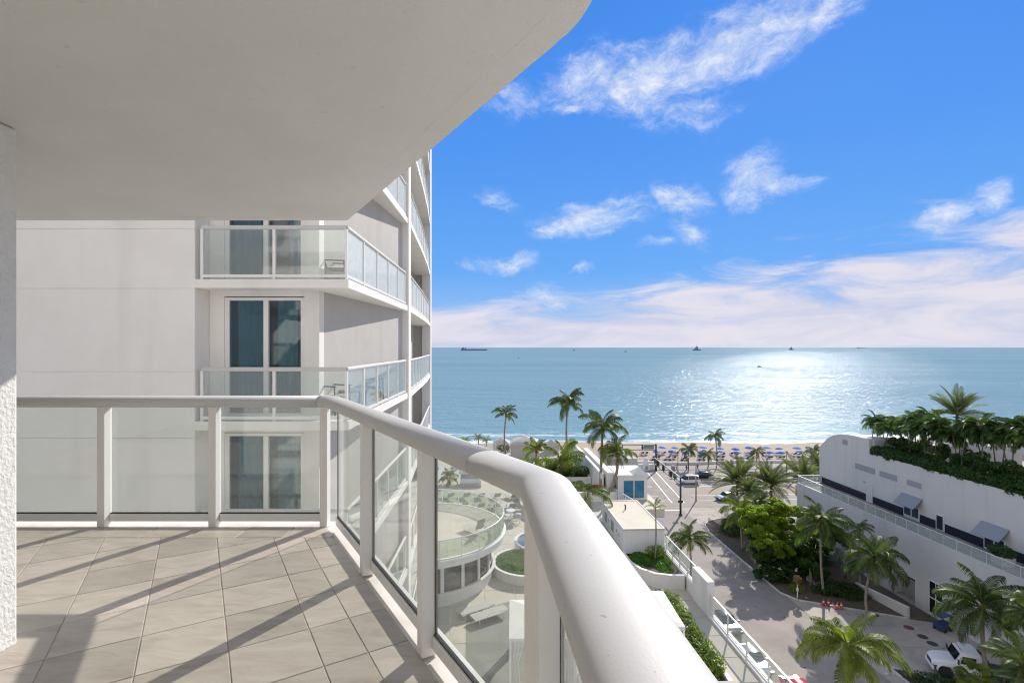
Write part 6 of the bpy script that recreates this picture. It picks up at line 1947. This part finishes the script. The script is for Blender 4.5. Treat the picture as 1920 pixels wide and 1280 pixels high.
def beach_bed(label, loc, rot, grp):
    t = thing('beach_lounger', label, 'sun lounger', loc, rot, grp)
    m = MB(); m.box(-.32, .32, -1.25, .1, .30, .42); m.obj('cushion', M['lounger_blue'], t)
    m = MB(); m.beam((0, .1, .38), (0, .62, .86), .62, .10, up=(0, -1, 1)); m.obj('backrest', M['lounger_blue'], t)
    m = MB(); m.box(-.34, -.29, -1.25, .75, .22, .30); m.box(.29, .34, -1.25, .75, .22, .30); m.obj('frame', M['white_metal'], t)
    for sx in (-1, 1):
        for y in (-1.1, .55):
            m = MB(); m.box(sx * .31 - .03, sx * .31 + .03, y - .03, y + .03, -.1, .22); m.obj('leg', M['white_metal'], t)
    return t


far_row = [1212, 1237, 1265, 1289, 1316, 1352, 1381, 1408, 1438, 1466, 1495, 1524]
near_row = [1229, 1259, 1286, 1316, 1351, 1382, 1410, 1440, 1468, 1497, 1522]
ug = 'blue beach umbrellas on the sand'
lg = 'loungers under the beach umbrellas'
bz = lambda y: -0.35 - (y - 132) * .013
u0 = b0 = None
for rowname, row, Y in (('row closest to the water', far_row, 146.0), ('row closest to the promenade', near_row, 140.0)):
    for i, px in enumerate(row):
        Yj = Y + rng.uniform(-1.0, 1.0); x = (px + rng.uniform(-4, 4) - 960) / 960 * Yj; z = bz(Yj)
        lab = f'blue umbrella in the {rowname}, {ORD[i]} from the signal mast'
        if u0 is None: u0 = umbrella(lab, (x, Yj, z), ug)
        else: q = dup(u0, (x, Yj, z), rng.uniform(0, 3), lab); q.rotation_euler = (rng.uniform(-.1, .1), rng.uniform(-.1, .1), rng.uniform(0, 3)); q.scale = (rng.uniform(.9, 1.08),) * 3
        for s, sn in ((-1, 'mast side'), (1, 'hotel side')):
            lab = f'navy lounger at the {sn} of the {ORD[i]} umbrella, {rowname}'
            loc = (x + s * .62 - .4 + rng.uniform(-.25, .25), Yj - .9 + rng.uniform(-.5, .5), z + .1); rr_ = R(180 + rng.uniform(-10, 10))
            if b0 is None: b0 = beach_bed(lab, loc, rr_, lg)
            else: dup(b0, loc, rr_, lab)
for i, px in enumerate([1227, 1251, 1283, 1315, 1348, 1377, 1404, 1433, 1462, 1490, 1517]):
    Yj = 135.4 + rng.uniform(-.5, .5); x = (px - 960) / 960 * Yj
    for s, sn in ((-1, 'mast side'), (1, 'hotel side')):
        dup(b0, (x + s * .6, Yj, bz(Yj) + .1), R(180 + rng.uniform(-12, 12)), f'navy lounger of the open pair nearest the wall, {sn}, {ORD[i]} pair from the mast')

# ------------------------------------------------------------------ ships


def ship(label, px, py, wpx, kind):
    d = 960 * (CAM_Z - SEA_Z) / max(1.2, (py - 651)); L = wpx / 960 * d
    t = thing('ship' if kind != 'boat' else 'small_boat', label, 'ship' if kind != 'boat' else 'boat', ((px - 960) / 960 * d, d, SEA_Z), R(0))
    h = L * {'tanker': .055, 'tug': .16, 'boat': .14}[kind]
    b = L * .075 if kind == 'tanker' else L * .2
    poly = [(-L / 2, -b), (L * .38, -b), (L / 2, 0), (L * .38, b), (-L / 2, b)]
    m = MB(); n = 5
    m.add([(x * .97, y * .9, -.2 * h) for x, y in poly] + [(x, y, h) for x, y in poly], [tuple(range(n - 1, -1, -1)), tuple(range(n, 2 * n))] + [(i, (i + 1) % n, (i + 1) % n + n, i + n) for i in range(n)])
    m.obj('hull', M['ship'], t)
    if kind == 'tanker':
        m = MB(); m.box(-L * .46, -L * .36, -b * .8, b * .8, h, h + L * .05); m.box(-L * .44, -L * .40, -b, b, h + L * .05, h + L * .065); m.obj('superstructure', M['ship'], t)
        m = MB(); m.box(-L * .34, -L * .31, -b * .3, b * .3, h, h + L * .06); m.obj('funnel', M['ship'], t)
        m = MB(); m.box(-.01 * L, .02 * L, -b * .5, b * .5, h, h + L * .02); m.tube([(L * .3, 0, h), (L * .3, 0, h + L * .04)], L * .004, 6); m.obj('deck_gear', M['ship'], t)
    elif kind == 'tug':
        m = MB(); m.box(-L * .25, L * .1, -b * .7, b * .7, h, h + L * .22); m.box(-L * .12, L * .05, -b * .5, b * .5, h + L * .22, h + L * .36); m.obj('superstructure', M['ship'], t)
        m = MB(); m.tube([(-.02 * L, 0, h + L * .3), (-.02 * L, 0, h + L * .55)], L * .015, 6); m.obj('mast', M['ship'], t)
    else:
        m = MB(); m.box(-L * .2, L * .15, -b * .6, b * .6, h, h + L * .18); m.obj('cabin', M['ship'], t)
    return t


ship('long dark tanker on the horizon off the tower edge', 889, 657, 50, 'tanker')
ship('stubby supply ship left of the sun glitter on the horizon', 1307, 657, 15, 'tug')
ship('small supply ship in the brightest glitter at the horizon', 1484, 656, 10, 'tug')
ship('faint long ship farthest off at the right end of the glitter', 1616, 653.2, 17, 'tanker')
ship('tiny motor boat between the tanker and the supply ship', 1173, 659.5, 6, 'boat')
ship('speedboat crossing the glitter with a thin wake', 1424, 688, 8, 'boat')
ship('tiny boat close under the horizon off the tallest palm', 1076, 656.5, 5, 'boat')
ship('little fishing boat nearer the shore off the tower edge', 972, 671, 4, 'boat')
